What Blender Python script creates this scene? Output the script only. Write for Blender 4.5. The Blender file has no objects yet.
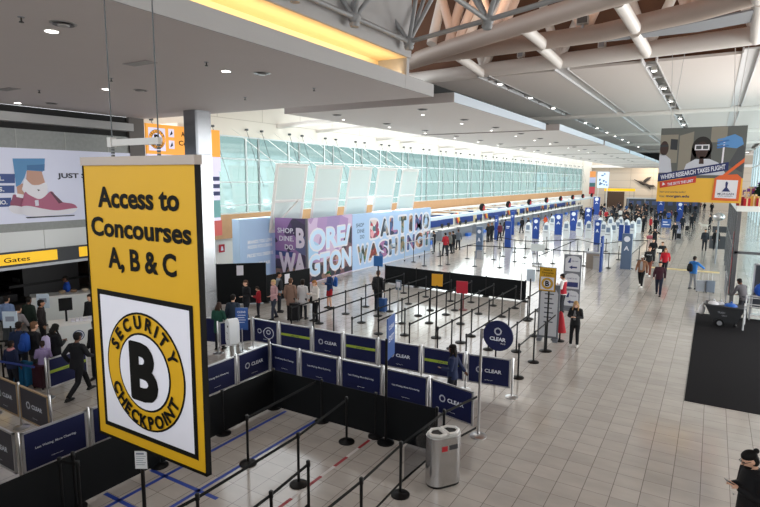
import bpy, bmesh, math, random
from mathutils import Vector, Matrix, Euler
random.seed(7)
PI = math.pi
scn = bpy.context.scene
COL = scn.collection
# ------------------------------------------------------------------ camera
CAM_Z = 5.75
F_PX, PITCH, YAW, ROLL = 547.18, 0.1354, 0.5442, 0.0075
fw = Vector((-math.sin(YAW) * math.cos(PITCH), math.cos(YAW) * math.cos(PITCH), -math.sin(PITCH)))
r0 = Vector((math.cos(YAW), math.sin(YAW), 0))
u0 = r0.cross(fw)
rt = math.cos(ROLL) * r0 + math.sin(ROLL) * u0
up = -math.sin(ROLL) * r0 + math.cos(ROLL) * u0
cam = bpy.data.cameras.new('camera')
cam.sensor_width = 36
cam.lens = F_PX / 760 * 36
cam.clip_end = 500
co = bpy.data.objects.new('camera', cam)
COL.objects.link(co)
M = Matrix((rt, up, -fw)).transposed().to_4x4()
M.translation = (0, 0, CAM_Z)
co.matrix_world = M
scn.camera = co
# ------------------------------------------------------------------ sky, daylight, exposure
w = bpy.data.worlds.new('sky')
scn.world = w
w.use_nodes = True
bg = w.node_tree.nodes['Background']
bg.inputs[0].default_value = (0.93, 0.97, 1.0, 1)
bg.inputs[1].default_value = 1.9
scn.view_settings.view_transform = 'Standard'
scn.view_settings.look = 'None'
scn.view_settings.gamma = 1
scn.view_settings.exposure = 0.46
try:
    scn.cycles.max_bounces = 7
    scn.cycles.diffuse_bounces = 4
    scn.cycles.glossy_bounces = 3
    scn.cycles.transparent_max_bounces = 12
    scn.cycles.sample_clamp_indirect = 6
except Exception:
    pass


def area(name, loc, target, sx, sy, power, col=(1, 1, 1)):
    d = bpy.data.lights.new(name, 'AREA')
    d.shape = 'RECTANGLE'
    d.size, d.size_y, d.energy, d.color = sx, sy, power, col
    o = bpy.data.objects.new(name, d)
    COL.objects.link(o)
    o.location = loc
    o.rotation_euler = (Vector(target) - Vector(loc)).to_track_quat('-Z', 'Y').to_euler()
    return o


# daylight falling in through the tall glass front on the street side and the clerestory glass opposite, plus an added ceiling fill
area('street_side_daylight', (16, 45, 6), (0, 45, 2), 70, 9, 4200, (1, .98, .95))
area('ceiling_bounce_fill', (13.5, 62, .4), (2, 62, 11), 80, 5, 13000, (1, .97, .93))  # added upward fill that brightens the high ceiling
area('clerestory_daylight', (-23.4, 60, 6.2), (0, 60, 2), 90, 4, 3600, (.92, 1, 1))

# ------------------------------------------------------------------ materials
_m = {}


def mat(name, col, rough=.5, metal=0, emit=None, es=0, noise=0, nscale=6, spec=.5, alpha=1):
    if name in _m:
        return _m[name]
    m = bpy.data.materials.new(name)
    m.use_nodes = True
    nt = m.node_tree
    b = nt.nodes['Principled BSDF']
    b.inputs['Base Color'].default_value = (*col, 1)
    b.inputs['Roughness'].default_value = rough
    b.inputs['Metallic'].default_value = metal
    b.inputs['Specular IOR Level'].default_value = spec
    if alpha < 1:
        b.inputs['Alpha'].default_value = alpha
    if emit:
        b.inputs['Emission Color'].default_value = (*emit, 1)
        b.inputs['Emission Strength'].default_value = es
    if noise:
        tc = nt.nodes.new('ShaderNodeTexCoord')
        nz = nt.nodes.new('ShaderNodeTexNoise')
        nz.inputs['Scale'].default_value = nscale
        nz.inputs['Detail'].default_value = 3
        cr = nt.nodes.new('ShaderNodeMapRange')
        cr.inputs['To Min'].default_value = 1 - noise
        cr.inputs['To Max'].default_value = 1 + noise
        mx = nt.nodes.new('ShaderNodeVectorMath')
        mx.operation = 'SCALE'
        mx.inputs[0].default_value = col
        nt.links.new(tc.outputs['Object'], nz.inputs['Vector'])
        nt.links.new(nz.outputs['Fac'], cr.inputs['Value'])
        nt.links.new(cr.outputs['Result'], mx.inputs['Scale'])
        nt.links.new(mx.outputs['Vector'], b.inputs['Base Color'])
    _m[name] = m
    return m


def c(h):
    """sRGB hex to linear"""
    v = [int(h[i:i + 2], 16) / 255 for i in (0, 2, 4)]
    return tuple(x / 12.92 if x <= .04045 else ((x + .055) / 1.055) ** 2.4 for x in v)


def paint(h, rough=.55, noise=.06):
    return mat('paint_' + h + ('' if rough == .55 else '_%d' % int(rough * 100)), c(h), rough, noise=noise, nscale=9, spec=.25)


def glass(name, tint, gloss=.12):
    if name in _m:
        return _m[name]
    m = bpy.data.materials.new(name)
    m.use_nodes = True
    nt = m.node_tree
    for n in list(nt.nodes):
        nt.nodes.remove(n)
    out = nt.nodes.new('ShaderNodeOutputMaterial')
    tr = nt.nodes.new('ShaderNodeBsdfTransparent')
    tr.inputs[0].default_value = (*tint, 1)
    gl = nt.nodes.new('ShaderNodeBsdfGlossy')
    gl.inputs['Roughness'].default_value = .05
    mx = nt.nodes.new('ShaderNodeMixShader')
    mx.inputs[0].default_value = gloss
    nt.links.new(tr.outputs[0], mx.inputs[1])
    nt.links.new(gl.outputs[0], mx.inputs[2])
    nt.links.new(mx.outputs[0], out.inputs[0])
    _m[name] = m
    return m


BLACK = mat('black_powder_coat', c('0c0d0f'), .45, spec=.3)
SKIRT = mat('black_vinyl', c('0d1013'), .7, noise=.15, nscale=3, spec=.2)
BELT = mat('belt_webbing', c('0e0f11'), .7, spec=.25)
CHROME = mat('brushed_steel', (.62, .62, .63), .28, 1, noise=.05, nscale=4)
ALU = mat('satin_aluminium', (.60, .60, .62), .38, .85)
WHITE = mat('white_paint', c('e9e8e4'), .5, noise=.02)
NAVY = mat('navy_board', c('151c47'), .5, noise=.12, nscale=2, spec=.3)
GREYNAVY = mat('slate_board', c('35343f'), .5, noise=.1)
LETTER = mat('white_lettering', c('dfe3ee'), .6)
LIME = mat('lime_band', c('9fb43a'), .6)
YEL = mat('sign_yellow', c('cd9d05'), .55, noise=.04, nscale=2)
INK = mat('sign_black', c('0b0a08'), .6, spec=.15)
SIGNW = mat('sign_white', c('dcdbe4'), .5)
BLUEPYL = mat('airline_blue', c('27458f'), .45, noise=.05, spec=.3)
RED = mat('signal_red', c('b51f2c'), .5)

# ------------------------------------------------------------------ mesh builder


class MB:
    def __init__(s):
        s.v, s.f, s.m = [], [], []
        s.chunks = []

    def add(s, vs, fs, mi=0):
        o = len(s.v)
        s.v += [tuple(v) for v in vs]
        s.f += [tuple(i + o for i in f) for f in fs]
        s.m += [mi] * len(fs)
        return s

    def box(s, x0, x1, y0, y1, z0, z1, mi=0):
        vs = [(x, y, z) for z in (z0, z1) for y in (y0, y1) for x in (x0, x1)]
        return s.add(vs, [(0, 2, 3, 1), (4, 5, 7, 6), (0, 1, 5, 4), (2, 6, 7, 3), (0, 4, 6, 2), (1, 3, 7, 5)], mi)

    def lathe(s, prof, n=16, cx=0, cy=0, mi=0, sx=1, sy=1):
        vs, fs = [], []
        for r, z in prof:
            for i in range(n):
                a = 2 * PI * i / n
                vs.append((cx + sx * r * math.cos(a), cy + sy * r * math.sin(a), z))
        for k in range(len(prof) - 1):
            for i in range(n):
                j = (i + 1) % n
                fs.append((k * n + i, k * n + j, k * n + n + j, k * n + n + i))
        fs.append(tuple(range(n - 1, -1, -1)))
        fs.append(tuple(range((len(prof) - 1) * n, len(prof) * n)))
        return s.add(vs, fs, mi)

    def tube(s, pts, rad, n=10, mi=0, flat=1, ref=None):
        pts = [Vector(p) for p in pts]
        if not isinstance(rad, (list, tuple)):
            rad = [rad] * len(pts)
        vs, fs = [], []
        px = None
        for k, p in enumerate(pts):
            d = (pts[min(k + 1, len(pts) - 1)] - pts[max(k - 1, 0)])
            d = d.normalized() if d.length > 1e-9 else Vector((0, 0, 1))
            if px is None:
                h = Vector(ref) if ref else (Vector((1, 0, 0)) if abs(d.x) < .8 else Vector((0, 1, 0)))
            else:
                h = px
            x = (h - d * h.dot(d)).normalized()
            y = d.cross(x)
            px = x
            r = rad[k]
            ra, rb = r if isinstance(r, tuple) else (r, r * flat)
            for i in range(n):
                a = 2 * PI * i / n
                vs.append(p + x * ra * math.cos(a) + y * rb * math.sin(a))
        for k in range(len(pts) - 1):
            for i in range(n):
                j = (i + 1) % n
                fs.append((k * n + i, k * n + j, k * n + n + j, k * n + n + i))
        fs.append(tuple(range(n - 1, -1, -1)))
        fs.append(tuple(range((len(pts) - 1) * n, len(pts) * n)))
        return s.add(vs, fs, mi)

    def ball(s, ctr, r, n=12, m=8, mi=0, rot=None):
        r = r if isinstance(r, (tuple, list)) else (r, r, r)
        vs, fs = [], []
        for k in range(m + 1):
            t = PI * k / m
            for i in range(n):
                a = 2 * PI * i / n
                q = Vector((r[0] * math.sin(t) * math.cos(a), r[1] * math.sin(t) * math.sin(a), -r[2] * math.cos(t)))
                if rot:
                    q = rot @ q
                vs.append(Vector(ctr) + q)
        for k in range(m):
            for i in range(n):
                j = (i + 1) % n
                fs.append((k * n + i, k * n + j, k * n + n + j, k * n + n + i))
        return s.add(vs, fs, mi)

    def prism(s, poly, y0, y1, mi=0):
        """polygon in x,z extruded along y (seen from -y counter-clockwise)"""
        n = len(poly)
        vs = [(a, y0, b) for a, b in poly] + [(a, y1, b) for a, b in poly]
        fs = [tuple(range(n)), tuple(range(2 * n - 1, n - 1, -1))]
        fs += [(i, i + n, (i + 1) % n + n, (i + 1) % n) for i in range(n)]
        return s.add(vs, fs, mi)

    def slab(s, poly, z0, z1, mi=0):
        n = len(poly)
        vs = [(a, b, z0) for a, b in poly] + [(a, b, z1) for a, b in poly]
        fs = [tuple(range(n - 1, -1, -1)), tuple(range(n, 2 * n))]
        fs += [(i, (i + 1) % n, (i + 1) % n + n, i + n) for i in range(n)]
        return s.add(vs, fs, mi)

    def mesh(s, name, mats, smooth=False):
        me = bpy.data.meshes.new(name)
        me.from_pydata(s.v, [], s.f)
        for m in (mats if isinstance(mats, (list, tuple)) else [mats]):
            me.materials.append(m)
        me.polygons.foreach_set('material_index', s.m)
        if smooth:
            me.polygons.foreach_set('use_smooth', [True] * len(s.f))
            try:
                me.set_sharp_from_angle(angle=math.radians(40))
            except Exception:
                pass
        bm = bmesh.new()
        bm.from_mesh(me)
        bmesh.ops.recalc_face_normals(bm, faces=bm.faces)
        bm.to_mesh(me)
        bm.free()
        return me

    def obj(s, name, mats, parent=None, smooth=False, loc=None, rz=None):
        if 'lettering' in name and len(s.chunks) > 1:      # every line of writing is a part of its own
            cuts = s.chunks + [(len(s.v), len(s.f))]
            if cuts[0] != (0, 0):
                cuts = [(0, 0)] + cuts
            for (v0, f0), (v1, f1) in zip(cuts, cuts[1:]):
                q = MB()
                q.v, q.m = s.v[v0:v1], s.m[f0:f1]
                q.f = [tuple(i - v0 for i in f) for f in s.f[f0:f1]]
                if q.f:
                    o = link(name, q.mesh(name, mats, smooth), parent, loc, rz)
            return o
        return link(name, s.mesh(name, mats, smooth), parent, loc, rz)


def link(name, me, parent=None, loc=None, rz=None):
    o = bpy.data.objects.new(name, me)
    COL.objects.link(o)
    if parent:
        o.parent = parent
    if loc:
        o.location = loc
    if rz is not None:
        o.rotation_euler = (0, 0, rz)
    return o


def tag(o, label=None, cat=None, group=None, kind=None):
    for k, v in (('label', label), ('category', cat), ('group', group), ('kind', kind)):
        if v:
            o[k] = v
    return o


def thing(name, label, cat, loc=(0, 0, 0), rz=0, group=None):
    o = bpy.data.objects.new(name, None)
    o.empty_display_size = .2
    COL.objects.link(o)
    o.location = loc
    o.rotation_euler = (0, 0, rz)
    return tag(o, label, cat, group)


def struct(name, mb, mats, smooth=False):
    return tag(mb.obj(name, mats, None, smooth), kind='structure')


KIDS = {}


def dup(root, loc, rz=None, label=None, group=None):
    def cp(o, par):
        q = o.copy()
        COL.objects.link(q)
        if par is not None:
            q.parent = par
        for ch in o.children:
            cp(ch, q)
        return q
    r = cp(root, None)
    r.location = loc
    if rz is not None:
        r.rotation_euler = (0, 0, rz)
    if label:
        r['label'] = label
    if group:
        r['group'] = group
    return r


def fl(px, py, z=0):
    """point of the floor (or of height z) that the photograph shows at a pixel"""
    d = (px - 380) / F_PX * rt - (py - 253.5) / F_PX * up + fw
    t = (z - CAM_Z) / d.z
    return Vector((d.x * t, d.y * t, z))


ORD = ('first second third fourth fifth sixth seventh eighth ninth tenth eleventh twelfth thirteenth fourteenth fifteenth sixteenth').split()

# ------------------------------------------------------------------ lettering
_tc = {}


def tmesh(s, bold):
    k = (s, bold)
    if k not in _tc:
        cu = bpy.data.curves.new('lettering', 'FONT')
        cu.body = s
        cu.offset = bold
        cu.resolution_u = 3
        ob = bpy.data.objects.new('lettering', cu)
        me = bpy.data.meshes.new_from_object(ob)
        vs = [v.co.copy() for v in me.vertices]
        fs = [tuple(p.vertices) for p in me.polygons]
        bpy.data.objects.remove(ob)
        bpy.data.curves.remove(cu)
        bpy.data.meshes.remove(me)
        _tc[k] = (vs, fs)
    return _tc[k]


def put_text(mb, s, u, v, wd, h, y, bold=.02, mi=0, ang=0, skew=0, mk=None):
    """text fitted into a box wd x h centred on (u, v) of the plane y, read from -y"""
    if bold > .03:
        vs, fs = tmesh(s, .02)
        e = bold - .02
        n_ = len(vs)
        sh = ((-e, 0), (e, 0), (0, e), (0, -e), (-.7 * e, -.7 * e), (.7 * e, .7 * e), (-.7 * e, .7 * e), (.7 * e, -.7 * e))
        vs, fs = ([Vector((a.x + p, a.y + q, .0004 * k)) for k, (p, q) in enumerate(sh) for a in vs], [tuple(i + k * n_ for i in f) for k in range(8) for f in fs])
    else:
        vs, fs = tmesh(s, bold)
    x0, x1 = min(a.x for a in vs), max(a.x for a in vs)
    y0, y1 = min(a.y for a in vs), max(a.y for a in vs)
    mb.chunks.append((len(mb.v), len(mb.f)))
    h0 = h
    sx = wd / (x1 - x0) if wd else h / (y1 - y0)
    sy = h0 / (y1 - y0) if h else sx
    ca, sa = math.cos(ang), math.sin(ang)
    out = []
    for a in vs:
        p, q = (a.x - (x0 + x1) / 2) * sx, (a.y - (y0 + y1) / 2) * sy
        p += skew * q
        out.append((u + p * ca - q * sa, y - a.z, v + p * sa + q * ca))
    mb.add(out, fs, mi)
    return mb


def ring_text(mb, s, u, v, r, h, a0, a1, y, inside=False, mi=0, bold=.02):
    """letters along an arc from angle a0 to a1 (degrees)"""
    wd = [max(q.x for q in tmesh(ch, .02)[0]) - min(q.x for q in tmesh(ch, .02)[0]) + .14 for ch in s]
    tot = sum(wd) - wd[0] / 2 - wd[-1] / 2
    pos = [sum(wd[:i]) + wd[i] / 2 - wd[0] / 2 for i in range(len(s))]
    for i, ch in enumerate(s):
        a = math.radians(a0 + (a1 - a0) * pos[i] / tot)
        vs, fs = tmesh(ch, .02)
        x0, x1 = min(q.x for q in vs), max(q.x for q in vs)
        e = bold - .02
        if e > .005:
            n_ = len(vs)
            sh = ((-e, 0), (e, 0), (0, e), (0, -e))
            vs, fs = ([Vector((q.x + p, q.y + r_, .0004 * k)) for k, (p, r_) in enumerate(sh) for q in vs], [tuple(i_ + k_ * n_ for i_ in f) for k_ in range(4) for f in fs])
        k = h / .69
        rot = a + PI / 2 if inside else a - PI / 2
        ca, sa = math.cos(rot), math.sin(rot)
        cx, cz = u + r * math.cos(a), v + r * math.sin(a)
        mb.add([(cx + ((q.x - (x0 + x1) / 2) * ca - (q.y - .345) * sa) * k, y - q.z, cz + ((q.x - (x0 + x1) / 2) * sa + (q.y - .345) * ca) * k) for q in vs], fs, mi)
    return mb


def ngon(u, v, ru, rv, n=32, a0=0):
    return [(u + ru * math.cos(a0 + 2 * PI * i / n), v + rv * math.sin(a0 + 2 * PI * i / n)) for i in range(n)]


def flat(mb, poly, y, mi=0):
    return mb.add([(a, y, b) for a, b in poly], [tuple(range(len(poly)))], mi)


def smooth(poly, n=5):
    out, m = [], len(poly)
    for i in range(m):
        p0, p1, p2, p3 = (Vector(poly[(i + k - 1) % m]) for k in range(4))
        for j in range(n):
            t = j / n
            q = .5 * ((2 * p1) + (p2 - p0) * t + (2 * p0 - 5 * p1 + 4 * p2 - p3) * t * t + (3 * p1 - p0 - 3 * p2 + p3) * t ** 3)
            out.append((q.x, q.y))
    return out


def annulus(mb, u, v, r1, r0, y, mi=0, n=40):
    vs = [(u + r * math.cos(2 * PI * i / n), y, v + r * math.sin(2 * PI * i / n)) for r in (r1, r0) for i in range(n)]
    return mb.add(vs, [(i, (i + 1) % n, n + (i + 1) % n, n + i) for i in range(n)], mi)
# ------------------------------------------------------------------ floor


def floor_material():
    m = bpy.data.materials.new('polished_tile')
    m.use_nodes = True
    nt = m.node_tree
    b = nt.nodes['Principled BSDF']
    N, Lk = nt.nodes.new, nt.links.new
    geo = N('ShaderNodeNewGeometry')
    sep = N('ShaderNodeSeparateXYZ')
    Lk(geo.outputs['Position'], sep.inputs[0])

    def math_(op, a, bb=None):
        n = N('ShaderNodeMath')
        n.operation = op
        for i, q in enumerate((a, bb)):
            if q is None:
                continue
            if isinstance(q, (int, float)):
                n.inputs[i].default_value = q
            else:
                Lk(q, n.inputs[i])
        return n.outputs[0]
    T = .4751
    gx = math_('DIVIDE', math_('SUBTRACT', sep.outputs[0], -2.166), T)
    gy = math_('DIVIDE', math_('SUBTRACT', sep.outputs[1], 9.732), T)
    cx, cy = math_('FLOOR', gx), math_('FLOOR', gy)

    def line(g, wdt):
        f = math_('FRACT', g)
        d = math_('MINIMUM', f, math_('SUBTRACT', 1.0, f))
        return math_('LESS_THAN', d, wdt)
    lx, ly = line(gx, .013), line(gy, .012)
    comb = N('ShaderNodeCombineXYZ')
    Lk(cx, comb.inputs[0])
    Lk(cy, comb.inputs[1])
    wn = N('ShaderNodeTexWhiteNoise')
    Lk(comb.outputs[0], wn.inputs[0])
    nz = N('ShaderNodeTexNoise')
    nz.inputs['Scale'].default_value = 1.0
    nz.inputs['Detail'].default_value = 5
    mp = N('ShaderNodeMapping')
    mp.inputs['Scale'].default_value = (1.3, 3.0, 1)
    off = N('ShaderNodeVectorMath')
    off.operation = 'ADD'
    Lk(geo.outputs['Position'], off.inputs[0])
    sc = N('ShaderNodeVectorMath')
    sc.operation = 'SCALE'
    sc.inputs['Scale'].default_value = 7
    Lk(wn.outputs['Color'], sc.inputs[0])
    Lk(sc.outputs[0], off.inputs[1])
    Lk(off.outputs[0], mp.inputs[0])
    Lk(mp.outputs[0], nz.inputs[0])
    ramp = N('ShaderNodeMapRange')
    ramp.inputs['From Min'].default_value = .3
    ramp.inputs['From Max'].default_value = .7
    ramp.inputs['To Min'].default_value = -.09
    ramp.inputs['To Max'].default_value = .09
    Lk(nz.outputs['Fac'], ramp.inputs[0])
    v = math_('ADD', math_('ADD', 1.0, ramp.outputs[0]), math_('MULTIPLY', math_('SUBTRACT', wn.outputs['Value'], .5), .10))
    col = N('ShaderNodeVectorMath')
    col.operation = 'SCALE'
    col.inputs[0].default_value = c('bbb5ae')
    Lk(v, col.inputs['Scale'])
    mix = N('ShaderNodeMix')
    mix.data_type = 'RGBA'
    Lk(math_('MAXIMUM', lx, math_('MULTIPLY', ly, .8)), mix.inputs[0])
    Lk(col.outputs[0], mix.inputs[6])
    mix.inputs[7].default_value = (*c('7d7772'), 1)
    Lk(mix.outputs[2], b.inputs['Base Color'])
    b.inputs['Roughness'].default_value = .13
    b.inputs['Specular IOR Level'].default_value = .55
    return m


struct('floor', MB().box(-34, 14, -6, 132, -.3, 0), floor_material())
CREAM = mat('cream_plaster', c('ece6da'), .8, noise=.02, nscale=1)
SOFF = mat('grey_soffit_paint', c('c9c1bf'), .8, noise=.02, nscale=1.5)
SLABM = mat('pale_soffit_paint', c('e4e0dd'), .8, noise=.02)
FASC = mat('soffit_fascia', c('a6a5a5'), .6)
DARK = mat('dark_void', c('1d1c1c'), .8)
STONE = mat('grey_stone_tile', c('8f9290'), .5, noise=.18, nscale=8)
WOOD = mat('maple_veneer', c('c9986a'), .5, noise=.12, nscale=3)
TUBE = mat('white_steel_paint', c('dcd6d0'), .42)
GREYM = mat('grey_steel_paint', c('8d8f94'), .5)

# ------------------------------------------------------------------ carpets, floor tapes and a painted floor reflection
CARP = mat('charcoal_carpet', c('161518'), .95, noise=.2, nscale=60, spec=.1)
tag(MB().box(-.25, 7, 16, 27.4, .001, .012).obj('carpet_mat', CARP), 'large charcoal entrance carpet laid on the tiles by the utility cart', 'carpet')
tag(MB().box(.0, 1.75, 55, 68, .001, .012).obj('carpet_mat', mat('grey_carpet', c('3a3a3e'), .95, spec=.1)), 'dark grey mat under the two men standing side by side', 'carpet')
tag(MB().box(.2, 2.2, 73, 83, .001, .012).obj('carpet_mat', mat('grey_carpet', c('3a3a3e'), .95, spec=.1)), 'dark grey mat beyond the two men standing side by side', 'carpet')
TAPE = mat('blue_tape', c('2a48a8'), .5)
for (x0, x1, y0, y1, lb) in ((-8.74, -8.66, 3, 9.9, 'long blue floor tape running beside the tall black barrier'),
                             (-7.78, -7.70, 3, 9.9, 'long blue floor tape running under the row of black belt posts'),
                             (-9.12, -7.25, 6.32, 6.40, 'short blue floor tape crossing the queue, farther of two'),
                             (-9.12, -7.6, 5.36, 5.44, 'short blue floor tape crossing the queue, nearer of two')):
    tag(MB().box(x0, x1, y0, y1, .0005, .003).obj('floor_tape', TAPE), lb, 'tape')
mb = MB()
for i in range(14):
    mb.box(-6.155, -6.085, 4.0 + i * .44, 4.0 + i * .44 + .44, .0005, .003, i % 2)
tag(mb.obj('floor_tape', [mat('red_tape', c('a03038'), .5), mat('white_tape', c('d6d2d0'), .5)]), 'red and white striped tape across the grey floor', 'tape')
tag(MB().box(-3.3, .7, 40.2, 40.9, .0005, .003).obj('floor_tape', mat('yellow_reflection', c('e2c98a'), .4)), 'pale yellow reflection painted across the floor behind the blue jacket', 'tape')  # yellow reflection on the tiles, painted as a flat strip

# ------------------------------------------------------------------ left wall over the security checkpoint (x = -21)
mb = MB()
mb.box(-21.3, -21, -2, 15.0, 6.72, 7.4, 0)
for i in range(10):
    mb.box(-21.0, -20.992, -2 + 1.72 * i, -1.97 + 1.72 * i, 6.72, 7.4, 1)
mb.box(-21.3, -21, -2, 15.0, 3.8, 6.72, 0)
mb.box(-21.3, -21, -2, 15.0, 3.1, 3.8, 2)
for i in range(7):
    mb.box(-21, -20.992, -1 + 2.35 * i, -.98 + 2.35 * i, 3.1, 3.8, 1)
struct('wall_left', mb, [STONE, mat('pale_joint', c('a9aba8'), .6), mat('white_wall_panel', c('d9dcdc'), .4)])
struct('trim_1', MB().box(-21.2, -20.6, -2, 14.4, 7.62, 7.92).box(-22, -21.05, -2, 15, 7.4, 8.2, 1), [mat('grey_bulkhead', c('a5a4a4'), .6), DARK])
struct('wall_pier', MB().box(-21.6, -20.9, 14.4, 15.1, 2.4, 8.2), mat('pier_dark', c('5d5754'), .6))
# dim checkpoint room behind the opening
mb = MB()
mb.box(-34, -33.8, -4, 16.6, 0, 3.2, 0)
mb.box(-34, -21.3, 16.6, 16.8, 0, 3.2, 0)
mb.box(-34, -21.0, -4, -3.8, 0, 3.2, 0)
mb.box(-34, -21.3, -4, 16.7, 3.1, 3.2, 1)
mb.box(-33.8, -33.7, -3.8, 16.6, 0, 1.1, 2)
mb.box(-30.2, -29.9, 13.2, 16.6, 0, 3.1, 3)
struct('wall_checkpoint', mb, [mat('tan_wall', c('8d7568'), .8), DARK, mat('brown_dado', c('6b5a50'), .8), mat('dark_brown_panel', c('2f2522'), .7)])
mb = MB()
mb.box(-24.1, -21.0, 16.9, 17.4, 0, 8.2)
struct('wall_return', mb, CREAM)

# upper floor the picture is taken from, unseen walls added to shade the near hall
struct('floor_mezzanine', MB().box(-21, 14, -6, .2, 3.7, 4.15), mat('mezzanine_floor', c('8d8780'), .5))
struct('wall_near_blocker', MB().box(-34, 14, -6.3, -6, 0, 4.9), CREAM)  # added out of view to darken the foreground, low to light the sign
struct('wall_right_blocker', MB().box(9, 9.3, -6, 15.5, 0, 16.4).box(9, 9.3, 15.5, 27, 9, 16.4), CREAM)  # added out of view, keeps side light off the foreground

# ------------------------------------------------------------------ long glazed wall, bay by bay (x = -24)
TEAL = glass('teal_glazing', (.46, .55, .535), .10)
TEALD = glass('teal_glazing_upper', (.41, .50, .487), .10)
B = 3.85
mb = MB()
for y in (0, 2.78, 3.85):
    mb.box(-.06, .06, y - .05, y + .05, 3.65, 8.17)
for z in (3.68, 4.15, 5.5, 6.85, 8.13):
    mb.box(-.05, .05, 0, B, z - .04, z + .04)
fr = mb.mesh('window_frame', mat('mullion_white', c('dfe8e8'), .5))
pn = MB().box(-.01, .01, 0, B, 3.65, 6.85).mesh('pane', TEAL)
pu = MB().box(-.01, .01, 0, B, 6.85, 8.17).mesh('pane', TEALD)
ca = MB()
for y in (.1, 2.68):
    ca.box(.12, .3, y - .06, y + .06, 8.5, 8.62)
    ca.tube([(.2, y, 8.55), (1.1, y + .45, 5.2)], .014, 5)
ca = ca.mesh('stay_cable', mat('dark_steel', c('4a4f52'), .5))
for i in range(27):
    o = thing('window_%d' % (i + 1), None, None, (-24, 17.5 + B * i, 0))
    o['kind'] = 'structure'
    for n, me in (('frame', fr), ('pane', pn), ('upper_pane', pu), ('stay_cable', ca)):
        link(n, me, o)
mb = MB()
mb.box(-24.3, -24, 17, 121.5, 8.17, 11.2)
for i in range(28):
    mb.box(-24, -23.99, 22 + 3.6 * i, 22.03 + 3.6 * i, 9.1, 11, 1)
mb.box(-24, -23.985, 17, 121.5, 9.1, 9.13, 1)
mb.box(-24.3, -23.6, 121.5, 130, 0, 11.2)
mb.box(-24.3, -24.05, 17, 121.5, 0, 2.3)
struct('wall_upper_left', mb, [CREAM, mat('cream_joint', c('c9c2b4'), .8)])
struct('trim_2', MB().box(-24.1, -23.75, 17, 121.5, 2.28, 3.65), WOOD)
# small white roof brackets above the glass
for i in range(5):
    struct('bracket_beam', MB().tube([(-24, 27 + 12 * i, 9.0), (-17, 27 + 12 * i, 9.3)], .16, 10).tube([(-24, 31 + 12 * i, 9.0), (-17, 31 + 12 * i, 9.3)], .12, 10), TUBE, True)

# ------------------------------------------------------------------ far end wall
mb = MB()
mb.box(-24.3, 16, 130, 130.4, 0, 11.2, 0)
for z in (2.6, 4.2, 5.8, 7.4):
    mb.box(-24, 16, 129.97, 130, z, z + .05, 1)
for i in range(8):
    mb.box(-20 + 4.4 * i, -19.94 + 4.4 * i, 129.97, 130, 2, 9, 1)
struct('wall_far', mb, [mat('tan_end_wall', c('c9bdae'), .7), mat('tan_joint', c('a3988b'), .7)])
struct('trim_3', MB().box(-24, 16, 128.8, 130, 8.55, 9.1), WHITE)
struct('door_1', MB().box(-20.2, -16.6, 129.8, 130, 0, 3.4), mat('brown_door', c('4a3628'), .6))

# ------------------------------------------------------------------ ceilings
mb = MB()
mb.box(-21.0, -7.4, -3, 15.2, 8.2, 8.54)
struct('ceiling_soffit', mb, SOFF)
mb = MB()
mb.box(-7.4, -7.37, -3, 13.45, 8.19, 8.55).box(-7.4, -7.37, 13.46, 15.2, 8.19, 8.55)
mb.box(-7.4, -7.34, -3, 13.7, 9.02, 11.3)
mb.box(-12, -7.4, 13.55, 13.7, 8.54, 11.3)
struct('trim_4', mb, FASC)
mb = MB().box(-8.6, -8.3, -3, 13.55, 8.54, 9.6).box(-8.6, -7.4, -3, 13.55, 9.02, 9.1)
struct('trim_5', mb, mat('cove_warm_glow', c('e8d2a4'), .8))  # warm glow of the strip lamp put into the cove colour
l = area('cove_strip_lamp', (-7.55, 5.2, 8.60), (-8.3, 5.2, 8.95), 16.6, .08, 60, (1, .76, .45))
l.rotation_euler = Euler((0, math.radians(115), 0)) if False else l.rotation_euler
mb = MB()
for k, (y0, y1) in enumerate(((16.5, 27.6), (28.05, 40.6), (41.1, 53.9), (54.4, 66.4), (66.9, 79), (79.5, 91.5), (92, 104), (104.5, 116.5))):
    q = MB()
    xr = -7.3 if k == 0 else -6.75
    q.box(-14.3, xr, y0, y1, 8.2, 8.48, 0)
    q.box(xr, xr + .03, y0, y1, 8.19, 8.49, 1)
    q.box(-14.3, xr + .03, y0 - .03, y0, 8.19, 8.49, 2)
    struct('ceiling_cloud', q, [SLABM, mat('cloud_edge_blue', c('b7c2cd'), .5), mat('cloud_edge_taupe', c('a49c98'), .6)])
struct('wall_gap_shade', MB().box(-14.1, -13.8, 16.5, 122, 8.48, 11.0).box(-14, -7, 116.6, 117, 8.4, 11), mat('gap_shade_dark', c('242322'), .8))  # dark sheet painted as the shade between slabs and high ceiling
CEILM = mat('high_ceiling_panel', c('cbc3be'), .75, noise=.02)
XS = (-14.3, -10.58, -6.7, -2.9, .9, 4.7, 8.5, 12.3)
YS = (27.6, 47.4, 67.2, 87, 106.8, 126.6)
for i in range(len(XS) - 1):
    for j in range(len(YS) - 1):
        struct('ceiling_panel', MB().box(XS[i] + .3, XS[i + 1] - .3, YS[j] + .35, YS[j + 1] - .3, 11.0, 11.12), CEILM)
struct('ceiling_deck', MB().box(-15, 13, 28.5, 131, 11.5, 11.7), mat('ceiling_channel', c('d0cdcb'), .8))
for y in YS[1:]:
    struct('beam', MB().tube([(-14, y, 10.95), (13, y, 10.95)], .24, 12), TUBE, True)
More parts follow.
